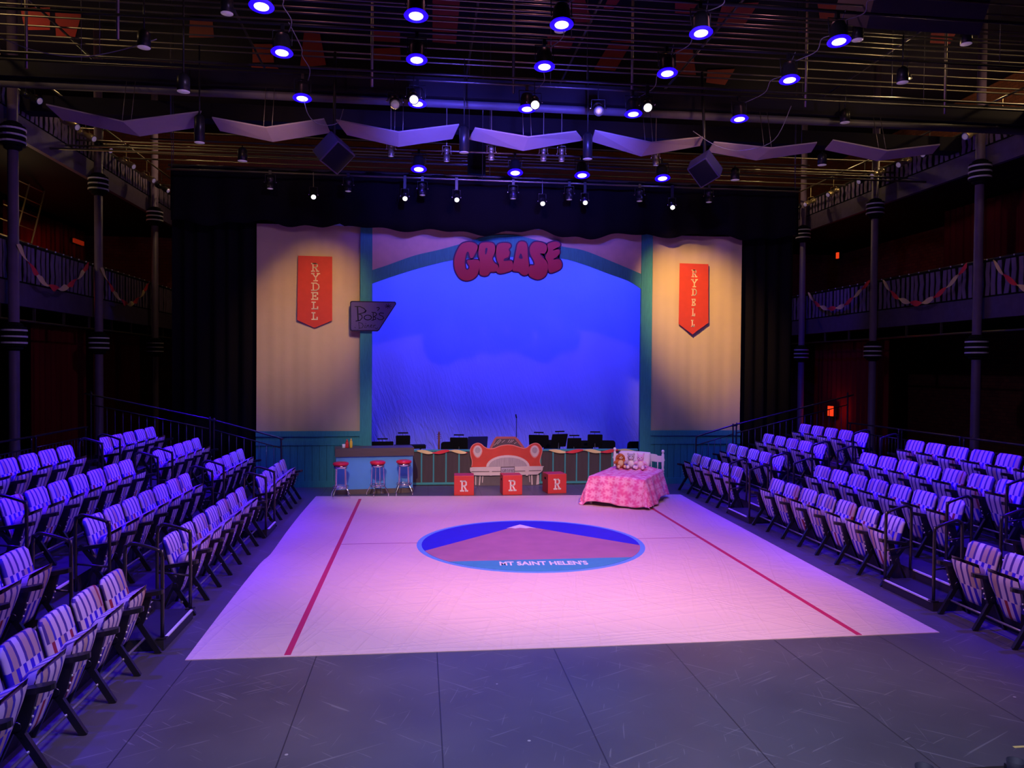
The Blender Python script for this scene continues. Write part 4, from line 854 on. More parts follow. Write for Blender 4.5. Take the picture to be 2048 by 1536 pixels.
def plush(name, label, loc, rz, cfur, cbelly, ears, hood_=None):
    t = thing(name, label, 'plush toy', loc, rz); t.scale = (1.22, 1.22, 1.22); F = mat(name+'_fur', cfur, 0.95, bump=0.5, bscale=120); B = mat(name+'_light', cbelly, 0.95, bump=0.4, bscale=120)
    m = MB(); m.ell((0, 0, 0.085), (0.075, 0.06, 0.085)); m.ell((0, -0.012, 0.195), (0.060, 0.055, 0.058))
    for sx in (-1, 1):
        m.ell((sx*0.055, -0.075, 0.035), (0.030, 0.060, 0.032)); m.ell((sx*0.085, -0.025, 0.105), (0.045, 0.026, 0.026), Matrix.Rotation(sx*0.7, 3, 'Y'))
        if ears == 'round': m.ell((sx*0.048, 0, 0.245), (0.022, 0.012, 0.022))
        if ears == 'long': m.ell((sx*0.045, 0.01, 0.245), (0.016, 0.010, 0.045), Matrix.Rotation(sx*0.4, 3, 'Y'))
        if ears == 'floppy': m.ell((sx*0.065, 0, 0.18), (0.017, 0.02, 0.05), Matrix.Rotation(-sx*0.3, 3, 'Y'))
    o = m.obj('body', F, t); r = o.modifiers.new('r', 'REMESH'); r.mode = 'VOXEL'; r.voxel_size = 0.007; r.use_smooth_shade = True
    m = MB(); m.ell((0, -0.058, 0.18), (0.030, 0.022, 0.024)); mz = m.obj('muzzle', B, t)
    m = MB(); m.ell((0, -0.080, 0.188), (0.010, 0.006, 0.007), n=8, m=5); m.obj('nose', MBLACK, mz)
    for sx in (-1, 1):
        m = MB(); m.ell((sx*0.024, -0.064, 0.208), (0.006, 0.005, 0.007), n=8, m=5); m.obj('eye', MBLACK, t)
        m = MB(); m.ell((sx*0.055, -0.130, 0.037), (0.026, 0.012, 0.028)); m.obj('foot_pad', B, t)
    m = MB(); m.ell((0, -0.035, 0.085), (0.05, 0.035, 0.06)); m.obj('tummy', B, t)
    return t
plush('toy_dog', 'brown plush dog at the left of the pillow', bpt(-0.27, 1.20, 0.61), BA+0.5, (0.50, 0.13, 0.03), (0.75, 0.55, 0.35), 'floppy')
plush('toy_bear', 'pale grey and white plush bear sitting in the middle of the pillow', bpt(-0.03, 1.17, 0.62), BA+0.3, (0.48, 0.38, 0.47), (0.85, 0.78, 0.82), 'round')
plush('toy_rabbit', 'pink plush rabbit sitting right of the grey bear', bpt(0.17, 1.19, 0.61), BA+0.1, (0.84, 0.45, 0.68), (0.90, 0.65, 0.80), 'long')

# ------------------------------------------------------------------ band behind the low wall
def band_chair(label, x, y, rz):
    t = thing('stacking_chair', label, 'chair', (x, y, 0), rz); m = MB(); rbox(m, -0.22, 0.22, -0.22, 0.22, 0.42, 0.47, 0.06); m.obj('seat', MBLACK, t)
    m = MB(); rbox(m, -0.21, 0.21, 0.62, 0.90, -0.02, 0.02, 0.07, Matrix.Translation((0, 0.22, 0)) @ Matrix.Rotation(-0.12, 4, 'X') @ WALLM); m.obj('backrest', MBLACK, t)
    for sx in (-1, 1):
        m = MB(); m.tube([(sx*0.2, -0.2, 0), (sx*0.2, -0.19, 0.43)], 0.011, 6); m.obj('leg', DKSTEEL, t)
        m = MB(); m.tube([(sx*0.2, 0.24, 0), (sx*0.2, 0.2, 0.44), (sx*0.19, 0.27, 0.84)], 0.011, 6); m.obj('leg', DKSTEEL, t)
def music_stand(label, px, ytop, Y, rz, w=0.48, lamp=True, desk=0.34, m_=None):
    x, zt = at_y(px, ytop, Y); t = thing('music_stand', label, 'music stand', (x, Y, 0), rz); zc_ = zt-desk*0.45
    m = MB(); rbox(m, -w/2, w/2, -desk/2, desk/2, 0, 0.012, 0.02, Matrix.Translation((0, 0.0, zc_)) @ Matrix.Rotation(0.35, 4, 'X') @ WALLM); m.obj('desk', m_ or MBLACK, t)
    m = MB(); m.tube([(0, 0.02, 0.12), (0, 0.02, zc_)], 0.012, 6); m.obj('pole', DKSTEEL, t)
    for k in range(3):
        a = k*2*PI/3+0.3; m = MB(); m.tube([(0, 0.02, 0.16), (0.24*math.cos(a), 0.02+0.24*math.sin(a), 0.0)], 0.009, 6); m.obj('foot', DKSTEEL, t)
    if lamp:
        m = MB(); m.box(-0.12, 0.12, -0.06, -0.02, zt+0.05, zt+0.08); l = m.obj('clip_lamp', MBLACK, t); m = MB(); m.tube([(0, 0.03, zt-0.05), (0, 0.03, zt+0.05), (0, -0.03, zt+0.075)], 0.006, 5); m.obj('lamp_neck', DKSTEEL, l)
BLUEB = mat('desk_blue', (0.02, 0.02, 0.16), 0.6)
music_stand('wide black music stand behind the left half of the counter', 765, 883, 18.15, 0.1, 0.5)
music_stand('black music stand with two-part lamp behind the counter middle', 806, 871, 18.5, 0.05, 0.34)
music_stand('black music stand between the brown instrument and the car', 918, 875, 18.3, -0.1, 0.42)
music_stand('dark blue music stand behind the left of the car roof', 955, 873, 18.9, 0.15, 0.5, False, 0.34, BLUEB)
music_stand('black music stand with raised lamp right of the car roof', 1078, 870, 18.9, -0.3, 0.50)
music_stand('dark music stand right behind the car headlamp', 1118, 868, 18.4, 0.3, 0.42)
music_stand('black music stand left of the row of band chairs', 1148, 876, 18.3, 0.0, 0.34)
music_stand('tall black music stand among the band chairs behind the bed', 1190, 869, 18.3, -0.15, 0.36)
for lab, px, Y, rz in (('black stacking chair right of the brown instrument neck', 893, 19.1, 0.2), ('black stacking chair behind the right of the car', 1100, 19.5, 0.0), ('black stacking chair in the middle of the band', 1167, 19.3, -0.1), ('black stacking chair behind the left end of the bed', 1213, 19.3, -0.2), ('black stacking chair against the right pillar', 1262, 19.0, 0.1)):
    band_chair(lab, at_y(px, 880, Y)[0], Y, rz+PI)
t = thing('keyboard', 'black keyboard on a stand behind the right end of the counter', 'keyboard', (at_y(832, 890, 18.2)[0], 18.2, 0), 0.1)
m = MB(); m.box(-0.5, 0.22, -0.14, 0.14, 0.80, 0.88); m.obj('keyboard_body', MBLACK, t)
m = MB(); m.bar((-0.35, 0, 0.0), (0.12, 0, 0.80), 0.03, 0.03); m.obj('stand_leg', DKSTEEL, t); m = MB(); m.bar((0.12, 0.05, 0.0), (-0.35, 0.05, 0.80), 0.03, 0.03); m.obj('stand_leg', DKSTEEL, t)
x, zt = at_y(1033, 836, 18.6); t = thing('microphone_stand', 'tall thin microphone stand rising behind the car', 'stand', (x, 18.6, 0))
m = MB(); m.tube([(0, 0, 0.02), (0, 0, zt)], 0.009, 6); m.obj('pole', MBLACK, t); m = MB(); m.tube([(0, 0, zt), (-0.02, -0.02, zt+0.09)], 0.016, 8); m.obj('microphone', MBLACK, t); m = MB(); m.lathe([(0.14, 0), (0.14, 0.015), (0.02, 0.03)], 16); m.obj('base', MBLACK, t)
x, zt = at_y(878, 864, 18.4); t = thing('double_bass', 'brown wooden instrument neck standing behind the low wall', 'instrument', (x, 18.4, 0))
WOOD = mat('bass_wood', (0.30, 0.09, 0.04), 0.35, var=0.3)
def violp(k):
    return crom([(0, 0.06), (0.20, 0.08), (0.24, 0.20), (0.15, 0.34), (0.18, 0.46), (0.10, 0.56), (0.03, 0.58), (-0.03, 0.58), (-0.10, 0.56), (-0.18, 0.46), (-0.15, 0.34), (-0.24, 0.20), (-0.20, 0.08)], 3)
m = MB(); m.prism([(a*0.8, b+0.0) for a, b in violp(0)], 0.12, Matrix.Translation((0, 0.06, 0)) @ WALLM); m.obj('body', WOOD, t)
m = MB(); m.tube([(0, -0.03, 0.5), (0, 0.0, zt-0.12), (0, 0.02, zt-0.03), (0, -0.02, zt), (0, -0.05, zt-0.02)], [0.026, 0.022, 0.02, 0.02, 0.014], 8); m.obj('neck', WOOD, t); m = MB(); m.tube([(0, 0, 0), (0, 0, 0.08)], 0.008, 6); m.obj('end_pin', DKSTEEL, t)
for k in range(3): m = MB(); m.tube([(-0.05, 0.0, zt-0.06-0.05*k), (0.05, 0.0, zt-0.06-0.05*k)], 0.006, 6); m.obj('tuning_peg', WOOD, t)

# ------------------------------------------------------------------ overhead rig
GP = 'rigging pipes above the stage'
def pipe(label, a, b, r=0.022, m_=None, group=None, name='rigging_pipe', cat='pipe'):
    m = MB(); m.tube([a, b], r, 8); o = m.obj(name, m_ or STEEL); return tag(o, label, cat, group)
XG0, XG1 = -8.68, 13.38
for y in (10.9, 11.3, 11.7, 12.05, 12.27, 12.61, 12.75, 12.97, 13.1, 13.35, 13.55, 13.86, 14.3, 14.7, 15.14, 15.4):
    pipe('thin steel pipe spanning the hall in the grid over the stage', (X0, y, 8.72), (X1, y, 8.72), 0.017, None, GP)
def batten(label, y, z, xa, xb, r, m_, hx, top=8.72):
    t = thing('lighting_batten', label, 'pipe', (0, y, z)); m = MB(); m.tube([(xa, 0, 0), (xb, 0, 0)], r, 8); m.obj('pipe', m_, t)
    for x in hx: m = MB(); m.tube([(x, 0, 0), (x, 0, ZC-z)], 0.006, 5); m.obj('hanger_cable', DKSTEEL, t)
for k, y in enumerate(LED_Y): batten(f'{("nearest","middle","farthest")[k]} dark lighting pipe carrying a row of blue lamps', y+0.058, 8.04, XG0, XG1, 0.024, DKSTEEL, (-6, 2.4, 10))
batten('dark lighting pipe carrying the last row of blue lamps before the border', 16.79, 7.385, -5.6, 8.8, 0.022, STEEL, (-5.2, 1.0, 8.6))
batten('lighting pipe carrying the row of bright white spotlights', 14.02, 7.98, XG0, XG1, 0.024, DKSTEEL, (-5.5, 3.0, 9.0))
batten('lighting pipe with small open spotlights over the border curtain', 16.86, 6.80, -5.3, 8.6, 0.022, STEEL, (-5.2, 1.3, 8.5))
batten('pipe the black border curtain hangs from', 17.30, 6.99, -5.4, 8.85, 0.03, DKSTEEL, (-5.3, 1.5, 8.7))
BMT = mat('beam_dark', (0.014, 0.012, 0.02), 0.7, spec=0.2)
m = MB(); m.box(XG0, XG1, 15.55, 15.95, 8.12, 8.50); tag(m.obj('roof_beam', BMT), 'deep dark roof beam across the hall over the stage', 'beam')
m = MB(); m.box(XG0, XG1, 17.9, 18.3, 8.2, 8.55); tag(m.obj('roof_beam', BMT), 'second dark roof beam behind the reflector panels', 'beam')
pipe('thick pale pipe running under the deep roof beam', (XG0, 15.72, 8.035), (XG1, 15.72, 8.035), 0.085, mat('pale_duct', (0.16, 0.14, 0.19), 0.5, var=0.2), None, 'duct', 'duct')
for k, (x, y, nm) in enumerate(((-0.95, 14.75, 'vertical steel hanger pipe left of the middle blue lamps'), (1.72, 14.75, 'vertical hanger pipe near the middle of the grid'), (4.05, 14.75, 'vertical steel hanger pipe right of the middle blue lamps'), (-4.9, 13.2, 'vertical hanger pipe at the left of the grid'), (-7.0, 14.7, 'vertical hanger pipe by the upper left gallery'), (7.6, 14.7, 'vertical hanger pipe at the right of the grid'), (10.6, 14.7, 'vertical hanger pipe by the upper right gallery'))):
    pipe(nm, (x, y, 7.96), (x, y, ZC), 0.028, STEEL if k != 1 else DKSTEEL, None, 'hanger_pipe', 'pipe')
for k, x in enumerate((-6.5, -3.2, 0.9, 2.9, 5.2, 8.8)):
    pipe('dark pipe running from front to back in the grid', (x, 9.5, 8.76), (x, 17.8, 8.76), 0.022, DKSTEEL, 'front to back grid pipes')
for k, (y, z) in enumerate(((22.0, 9.05), (22.4, 8.76), (23.0, 8.55), (24.5, 9.1), (19.2, 7.75), (20.0, 8.05), (26.0, 8.5), (20.6, 8.35))):
    xa, xb = (X0, X1) if z > 8.7 else (XG0, XG1)
    pipe('steel pipe spanning the roof space behind the border curtain', (xa, y, z), (xb, y, z), 0.025, STEEL, 'rear roof pipes')

# reflector gull-wing panels
RP = mat('reflector_birch', (0.40, 0.33, 0.33), 0.6, var=0.06); YF, YB = 15.15, 15.47
WING = [([(92, 210), (246, 244), (403, 224)], [(125, 240), (280, 273), (388, 256)], 'leftmost folded ceiling reflector panel, dim maroon'), ([(424, 236), (532, 256), (648, 239)], [(440, 262), (546, 284), (660, 266)], 'folded ceiling reflector second from left, sand-coloured'),
 ([(672, 241), (797, 265), (918, 250)], [(694, 270), (797, 294), (905, 278)], 'folded ceiling reflector left of centre'), ([(950, 257), (1057, 275), (1152, 264)], [(938, 279), (1046, 302), (1166, 281)], 'folded ceiling reflector at the centre, lit blue'),
 ([(1190, 262), (1303, 286), (1407, 275)], [(1183, 283), (1282, 313), (1400, 292)], 'folded ceiling reflector right of centre'), ([(1428, 285), (1543, 297), (1634, 286)], [(1416, 304), (1512, 321), (1622, 305)], 'folded ceiling reflector second from right'),
 ([(1666, 281), (1775, 302), (1880, 290)], [(1650, 300), (1755, 322), (1865, 308)], 'rightmost folded ceiling reflector panel, nearly black')]
for fr, bk, lab in WING:
    A = [at_y(a, b, YF) for a, b in fr]; B = [at_y(a, b, YB) for a, b in bk]; c = A[1]; t = thing('ceiling_reflector', lab, 'reflector', (c[0], (YF+YB)/2, c[1]))
    hy = (YB-YF)/2
    for i in (0, 1):
        m = MB(); q = [(A[i][0]-c[0], -hy, A[i][1]-c[1]), (A[i+1][0]-c[0], -hy, A[i+1][1]-c[1]), (B[i+1][0]-c[0], hy, B[i+1][1]-c[1]), (B[i][0]-c[0], hy, B[i][1]-c[1])]
        lo = [m.bm.verts.new(p) for p in q]; hi_ = [m.bm.verts.new((p[0], p[1], p[2]+0.025)) for p in q]; m._f(lo); m._f(hi_)
        for k in range(4): m._f((lo[k], lo[(k+1) % 4], hi_[(k+1) % 4], hi_[k]))
        m.obj('panel', RP, t)
    for sx in (0.08, -0.08):
        m = MB(); m.tube([(sx, 0, 0.02), (sx, 0.24, 8.12-c[1])], 0.006, 5); m.obj('hanger_rod', STEEL, t)

# lamps
LENS_B = mat('blue_led_glass', (0.2, 0.2, 1), 0.3, emit=(1.6, 1.3, 9), es=1.6); HALO_B = mat('blue_halo_paint', (0.05, 0.03, 0.9), 0.4, emit=(0.012, 0.0, 1.0), es=1.5)
LENS_W = mat('white_lamp_glass', (1, 1, 0.9), 0.3, emit=(1.0, 0.98, 0.86), es=6); LENS_0 = mat('unlit_glass_added_glow', (0.62, 0.52, 0.62), 0.25, emit=(0.30, 0.2, 0.34), es=0.35)  # unlit lenses emit faintly in place of light reflected from the floor
LENS_Y = mat('amber_lamp_glass', (1, 0.7, 0.3), 0.3, emit=(1.0, 0.70, 0.22), es=5); CAN = mat('lamp_housing', (0.018, 0.018, 0.022), 0.35, 0.2)
def led_proto():
    t = thing('led_lamp', 'x', 'stage lamp')
    m = MB(); m.lathe([(0.05, 0.30), (0.10, 0.28), (0.125, 0.20), (0.128, 0.05), (0.165, 0.0), (0.118, 0.0)], 20); m.obj('housing', CAN, t)
    m = MB(); m.lathe([(0.150, 0.024), (0.170, -0.002), (0.168, -0.006), (0.098, -0.006)], 20); m.obj('halo_ring', HALO_B, t)  # emissive ring painted in for the blue halo around the lens
    m = MB(); m.lathe([(0.100, -0.004), (0.098, -0.010), (0.0, -0.016)], 20); m.obj('lens', LENS_B, t)
    m = MB(); m.tube([(-0.145, 0, 0.12), (-0.15, 0, 0.36), (0.15, 0, 0.36), (0.145, 0, 0.12)], 0.010, 6); y_ = m.obj('yoke', CAN, t)
    m = MB(); m.box(-0.025, 0.025, -0.03, 0.03, 0.36, 0.46); m.obj('clamp', CAN, y_)
    return t
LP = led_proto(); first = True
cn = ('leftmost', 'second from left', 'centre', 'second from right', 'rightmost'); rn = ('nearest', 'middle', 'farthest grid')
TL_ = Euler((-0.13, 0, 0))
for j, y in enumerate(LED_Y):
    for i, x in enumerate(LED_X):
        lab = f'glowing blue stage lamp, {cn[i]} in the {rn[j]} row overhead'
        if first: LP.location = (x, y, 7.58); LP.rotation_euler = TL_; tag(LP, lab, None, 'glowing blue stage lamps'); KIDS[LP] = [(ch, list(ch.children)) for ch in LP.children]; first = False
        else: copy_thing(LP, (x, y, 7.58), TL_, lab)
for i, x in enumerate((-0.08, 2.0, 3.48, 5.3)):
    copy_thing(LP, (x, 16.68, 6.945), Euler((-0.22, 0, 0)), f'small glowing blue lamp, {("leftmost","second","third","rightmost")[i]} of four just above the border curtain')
def spot_lamp(label, loc, aim, lens, L=0.30, r=0.08, cat='stage lamp', hang=None, group=None, name='spotlight', mcol=None):
    """ellipsoidal spotlight: tapered barrel with lens at loc, pointing at aim"""
    hm = mcol or CAN; t = thing(name, label, cat, loc, 0, group); d = (Vector(aim)-Vector(loc)).normalized(); q = (-d).to_track_quat('Z', 'Y').to_matrix().to_4x4()
    m = MB(); m.lathe([(r*0.96, -0.02), (r, 0.0), (r, L*0.35), (r*0.72, L*0.42), (r*0.72, L*0.7), (r*0.95, L*0.74), (r*0.95, L*1.05), (r*0.5, L*1.18), (0, L*1.2)], 14, q); m.obj('barrel', hm, t)
    m = MB(); m.lathe([(r*0.78, -0.021), (0, -0.028)], 14, q); m.obj('lens', lens, t)
    c = -d*(L*0.6); side_ = d.cross(Vector((0, 0, 1))).normalized()*(r*1.3); up = Vector((0, 0, 0.16))
    m = MB(); m.tube([c+side_, c+side_+up, c-side_+up, c-side_], 0.008, 5); m.obj('yoke', hm, t)
    m = MB(); h = (hang-(loc[2]+c.z+0.16)) if hang else 0.08; m.bar(c+up, c+up+Vector((0, 0, max(0.05, h)+0.035)), 0.05 if h < 0.25 else 0.014, 0.06 if h < 0.25 else 0.014); m.obj('clamp', hm, t)
    for sx in (-1, 1):
        m = MB(); m.ell(c+side_*sx*1.15, (0.016, 0.016, 0.016), n=8, m=5); m.obj('knob', CHROME, t)
    return t
for i, (x, z, lit) in enumerate(((-0.16, 7.47, 1), (2.02, 7.48, 1), (4.12, 7.53, 1), (-0.49, 7.37, 0), (3.2, 7.42, 0))):
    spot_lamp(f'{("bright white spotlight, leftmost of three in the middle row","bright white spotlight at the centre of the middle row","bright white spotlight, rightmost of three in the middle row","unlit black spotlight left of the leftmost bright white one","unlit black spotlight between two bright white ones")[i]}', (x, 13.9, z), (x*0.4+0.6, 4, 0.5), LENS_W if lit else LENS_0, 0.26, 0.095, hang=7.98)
for i, (x, z) in enumerate(((-2.29, 6.32), (-0.37, 6.35), (0.74, 6.36), (2.62, 6.34), (3.57, 6.39), (5.56, 6.35))):
    spot_lamp(f'small lit white spotlight, {("first","second","third","fourth","fifth","sixth")[i]} from left in front of the border curtain', (x, 16.75, z-0.02), (x*0.6+0.5, 8, 0.5), LENS_W, 0.20, 0.062, hang=6.80)
for i, (x, z) in enumerate(((-3.2, 6.5), (-1.58, 6.5), (0.0, 6.47), (1.98, 6.46), (3.23, 6.48), (4.83, 6.5), (6.44, 6.53))):
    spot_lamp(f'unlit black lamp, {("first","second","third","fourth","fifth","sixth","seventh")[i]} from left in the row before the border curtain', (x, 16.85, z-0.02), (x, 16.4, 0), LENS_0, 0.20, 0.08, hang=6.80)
for i, (px, py) in enumerate(((782, 312), (893, 322), (982, 319), (1086, 321), (1122, 322), (1310, 330))):
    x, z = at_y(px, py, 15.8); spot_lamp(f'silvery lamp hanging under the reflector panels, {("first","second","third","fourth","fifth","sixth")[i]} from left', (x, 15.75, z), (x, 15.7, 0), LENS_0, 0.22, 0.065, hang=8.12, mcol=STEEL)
# hanging speakers and cans at the reflector joints
def can(label, px, py, Y=15.14, L=0.46, r=0.095, top=8.72):
    x, z = at_y(px, py, Y); t = thing('pendant_can', label, 'pendant lamp', (x, Y, z)); m = MB(); m.lathe([(r, 0), (r, L), (r*0.6, L+0.05), (0.02, L+0.07)], 18); m.obj('housing', CAN, t)
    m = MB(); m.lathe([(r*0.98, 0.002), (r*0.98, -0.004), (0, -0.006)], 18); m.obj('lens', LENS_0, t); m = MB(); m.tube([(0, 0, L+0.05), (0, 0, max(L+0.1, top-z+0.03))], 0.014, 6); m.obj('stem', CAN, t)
can('black cylinder lamp hanging between first and second reflector', 399, 285); can('black cylinder lamp hanging between third and fourth reflector', 928, 305); can('black cylinder lamp hanging between fourth and fifth reflector', 1175, 318)
for i, (px, py, lab) in enumerate(((454, 27, 'far upper left, beside the first blue lamp'), (288, 95, 'left, over the streamer side of the grid'), (367, 183, 'left, above the maroon reflector'), (1690, 245, 'right, above the dark reflector'), (1715, 80, 'right of the rightmost nearest blue lamp'), (1932, 88, 'far right by the warm brick wall'), (1644, 330, 'right, under the dark reflector'), (485, 322, 'left, under the second reflector'), (1470, 360, 'right, beside the right speaker'), (1805, 165, 'right, among the warm-lit pipes'), (1120, 62, 'centre, just behind the nearest centre blue lamp'))):
    Y = 12.97 if py < 200 else 15.4
    if py > 300: Y = 16.86
    can(f'downlight with pale round lens: {lab}', px, py, Y, 0.22, 0.10, 8.72 if py < 300 else 6.9)
def speaker(label, px, py, Y, rot, sz=(0.50, 0.40, 0.52)):
    x, z = at_y(px, py, Y); t = thing('loudspeaker', label, 'speaker', (x, Y, z)); R_ = rot.to_matrix().to_4x4(); a, b, c = sz
    m = MB(); m.box(-a/2, a/2, -b/2, b/2, -c/2, c/2, R_); o = m.obj('cabinet', mat('speaker_grey', (0.045, 0.04, 0.075), 0.4), t); bv = o.modifiers.new('b', 'BEVEL'); bv.width = 0.012
    m = MB(); m.box(-a/2+0.03, a/2-0.03, -b/2-0.008, -b/2, -c/2+0.03, c/2-0.03, R_); m.obj('grille', MBLACK, t)
    m = MB(); m.tube([(0, 0, c/2-0.05), (0, 15.14-Y, 8.72-z)], 0.03, 6); m.obj('hanging_bracket', CAN, t)
speaker('black loudspeaker box hung askew at the left of the reflectors', 668, 306, 15.0, Euler((0.75, 0.35, 0.9)))
speaker('black loudspeaker box hung askew at the right of the reflectors', 1410, 338, 14.9, Euler((0.75, -0.35, -0.9)), (0.46, 0.36, 0.50))
x, z = at_y(953, 318, 18.2); t = thing('subwoofer', 'dark upright speaker cabinet behind the centre reflector', 'speaker', (x, 18.2, z-0.4)); m = MB(); m.box(-0.2, 0.2, -0.2, 0.2, 0, 0.9); m.obj('cabinet', MBLACK, t); m = MB(); m.tube([(0, 0, 0.9), (0, 0, 8.2-z+0.4)], 0.02, 6); m.obj('hanging_bracket', CAN, t)
x, y = at_z(1905, 20, 8.6); t = thing('loudspeaker', 'big black loudspeaker cluster at the top right corner', 'speaker', (8.2, 12.3, 8.9)); m = MB(); m.box(-1.0, 1.0, -0.6, 0.6, -0.35, 0.35, Matrix.Rotation(0.5, 4, 'X')); m.obj('cabinet', mat('cluster_grey', (0.05, 0.045, 0.06), 0.6), t); m = MB(); m.tube([(0, 0, 0.3), (0, 0, ZC-8.9)], 0.03, 6); m.obj('hanging_bracket', CAN, t)

# gallery-front lamps, lit warm from above
GOLD = mat('lamp_aluminium', (0.62, 0.50, 0.26), 0.35, 0.7)
for s, xl, ys, side in ((-1, -8.02, (13.6, 14.8, 15.98, 17.14, 18.9, 19.81, 20.82, 22.4, 24.0, 25.3), 'left'), (1, 12.66, (14.6, 15.73, 16.68, 18.2, 19.2, 20.4, 21.07, 22.77, 24.2, 25.2), 'right')):
    pipe(f'lamp pipe along the front of the upper {side} gallery', (xl+s*0.11, 2, 8.78), (xl+s*0.11, 31, 8.78), 0.024, STEEL)
    for k, y in enumerate(ys):
        spot_lamp(f'aluminium spotlight on the upper {side} gallery rail, {("first","second","third","fourth","fifth","sixth","seventh","eighth","ninth","tenth")[k]} from the camera', (xl-s*0.10, y, 8.18), (CX-s*1.0, y-4.0, 2.5), LENS_0, 0.42, 0.085, mcol=GOLD if k % 3 else CAN, hang=8.78)
for lab, loc in (('small amber work lamp at the upper left corner', (-8.9, 13.9, 9.6)), ('small amber work lamp among the pipes at upper right', (9.3, 14.0, 8.35)), ('amber wall lamp under the left upper gallery', (-11.8, 22.8, 7.35))):
    t = lathe_thing('work_lamp', lab, 'lamp', loc, [('shade', [(0.09, 0.0), (0.05, 0.10), (0.02, 0.13)], CAN), ('bulb', [(0.0, -0.02), (0.05, 0.0), (0.05, 0.03), (0.0, 0.05)], LENS_Y)])
    m = MB(); m.tube([(0, 0, 0.12), (0, 0, (7.6 if loc[0] < -11 else ZC)-loc[2])], 0.006, 5); m.obj('cord', CAN, t)
# cables
CABLE = mat('grey_cable', (0.22, 0.21, 0.24), 0.5)
def cable(label, pts, r=0.008): m = MB(); m.tube(crom(pts, 6, False), r, 5); return tag(m.obj('cable', CABLE), label, 'cable')
for k, i in enumerate((0, 2, 3, 4)):
    x = LED_X[i]; w = ('left', 'centre', 'second right', 'rightmost')[k]; o = 0.1
    for j, (ya, yb) in enumerate(((9.9, 10.86), (10.86, 12.4), (12.4, 14.45))):
        cable(f'loose grey cable in the {w} column of blue lamps, {("near","middle","far")[j]} span', [(x+o, ya, 8.05), (x+o+0.1, ya*0.7+yb*0.3, 7.92), (x+o+0.05, (ya+yb)/2, 7.95), (x+o+0.12, ya*0.3+yb*0.7, 7.88), (x+o, yb, 7.9)])
cable('cable loop drooping right of the left speaker', [(-2.2, 14.45, 7.9), (-2.1, 14.5, 7.35), (-1.9, 14.7, 7.2), (-1.6, 14.9, 7.3), (-1.5, 15.0, 7.6)])
cable('cable swag drooping right of the right speaker', [(5.35, 14.9, 7.45), (5.8, 14.8, 7.15), (6.3, 14.7, 7.05), (6.9, 14.6, 7.25), (7.2, 14.5, 7.9)])
cable('long cable swag among the gold pipes at upper left', [(-7.0, 13.2, 8.05), (-6.3, 13.2, 7.75), (-5.6, 13.2, 7.65), (-5.0, 13.2, 7.75), (-4.3, 13.2, 8.0)])

# ------------------------------------------------------------------ left gallery stair, red exit lamps, near rail cups
t = thing('ladder_rack', 'tall yellow-lit ladder rack standing on the lower left gallery', 'ladder', (-10.6, 21.8, 4.25)); YLW = mat('rack_ochre', (0.50, 0.36, 0.12), 0.5)
P0, P1 = (0.0, 0.0), (0.0, 0.75)
for k, y0 in enumerate((-0.1, 0.75)):
    m = MB(); m.tube([(0, y0-0.9, 0.0), (0, y0+0.75, 3.5)], 0.022, 6); m.obj('rail', YLW, t)
for k in range(9):
    f = (k+0.5)/9; m = MB(); m.tube([(0, -1.9+1.65*f, 3.5*f), (0, -0.15+1.65*f, 3.5*f)], 0.014, 6); m.obj('rung', YLW, t)
EXR = mat('exit_red', (0.8, 0.05, 0.02), 0.5, emit=(1, 0.06, 0.01), es=0.8); EXR2 = mat('exit_red_dim', (0.5, 0.04, 0.02), 0.5, emit=(1, 0.05, 0.01), es=0.14)
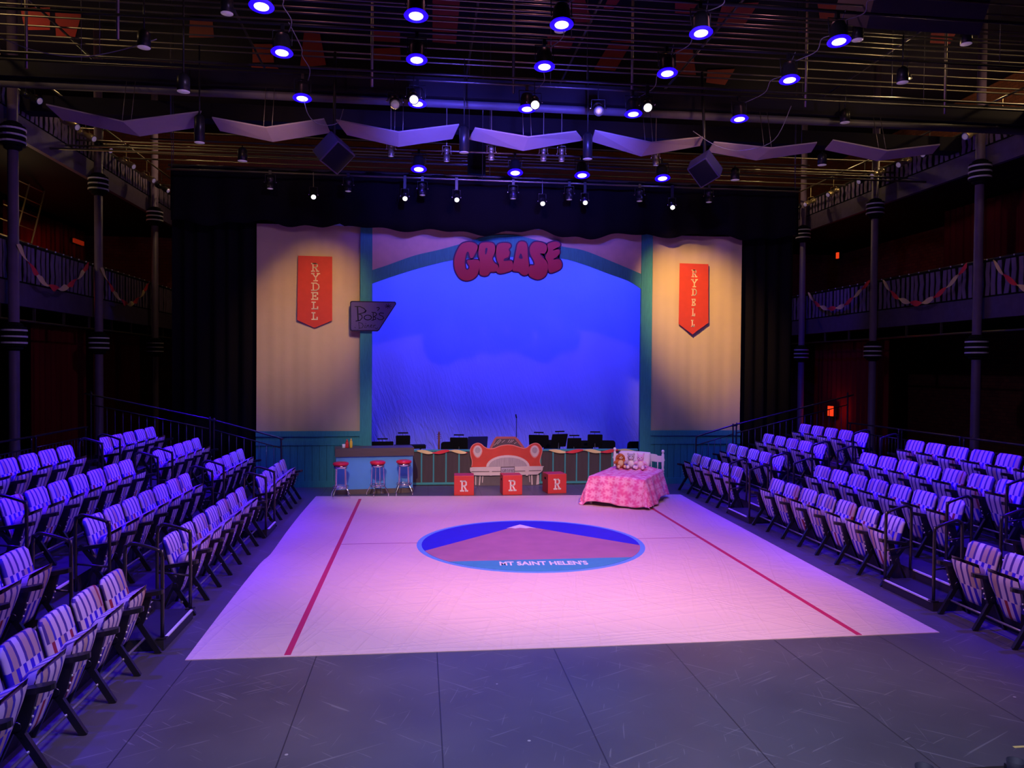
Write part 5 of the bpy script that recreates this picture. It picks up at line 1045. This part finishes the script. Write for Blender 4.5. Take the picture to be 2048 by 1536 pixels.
for nm, lab, (px, py), x, wy, hz, mm in (('exit_lamp', 'dim red exit lamp glowing on the lower left gallery', (157, 484), -11.78, 0.75, 0.14, EXR2), ('exit_lamp', 'small bright red exit lamp on the lower right gallery', (1675, 511), 15.45, 0.12, 0.22, EXR), ('floor_lamp', 'red glowing lamp low under the right gallery', (1661, 822), 14.0, 0.28, 0.34, EXR)):
    y, z = at_x(px, py, x); t = thing(nm, lab, 'lamp', (x, y, z)); m = MB(); m.box(-0.03, 0.03, -wy/2, wy/2, -hz/2, hz/2); m.obj('glowing_face', mm, t)
    m = MB(); sg = -1 if x < 0 else 1; m.box(min(sg*0.03, sg*0.14), max(sg*0.03, sg*0.14), -wy/2-0.02, wy/2+0.02, -hz/2-0.02, hz/2+0.02); m.obj('case', MBLACK, t)
    if nm == 'floor_lamp': m = MB(); m.tube([(sg*0.06, 0, -hz/2), (sg*0.06, 0, -z)], 0.02, 6); m.obj('post', MBLACK, t)
t = thing('front_rail', 'black rail with cup holders at the bottom right corner', 'railing', (1.9, 3.38, 0))
m = MB(); m.box(-0.6, 1.2, 0.03, 0.06, 0.70, 0.76); m.obj('rail_bar', BLACK, t)
for x in (-0.5, 1.1): m = MB(); m.box(x-0.02, x+0.02, 0.03, 0.06, 0, 0.70); m.obj('post', BLACK, t)
CUPM = mat('cup_holder_black', (0.015, 0.014, 0.03), 0.7)
for i, (px, py) in enumerate(((1652, 1536), (1838, 1524), (2020, 1513))):
    x, z = at_y(px, py, 3.4); t = thing('cup_holder', f'black open cup holder at the bottom edge, {("leftmost","middle","rightmost")[i]} of three', 'cup holder', (x, 3.36, z-0.12))
    m = MB(); m.lathe([(0.030, 0), (0.042, 0.12), (0.039, 0.12), (0.028, 0.01), (0, 0.01)], 20); m.obj('cup', CUPM, t)
    m = MB(); m.box(-0.015, 0.015, 0.03, 0.06, -0.06, 0.08); m.obj('bracket', CUPM, t)
x, y = at_z(2040, 1494); m = MB(); m.box(-0.05, 0.06, -0.012, 0.012, 0, 0.002); tag(m.obj('floor_tape', mat('yellow_tape', (0.85, 0.7, 0.2), 0.5), None, (x, y, 0.001)), 'short bright yellow tape mark on the floor at the right edge', 'tape')
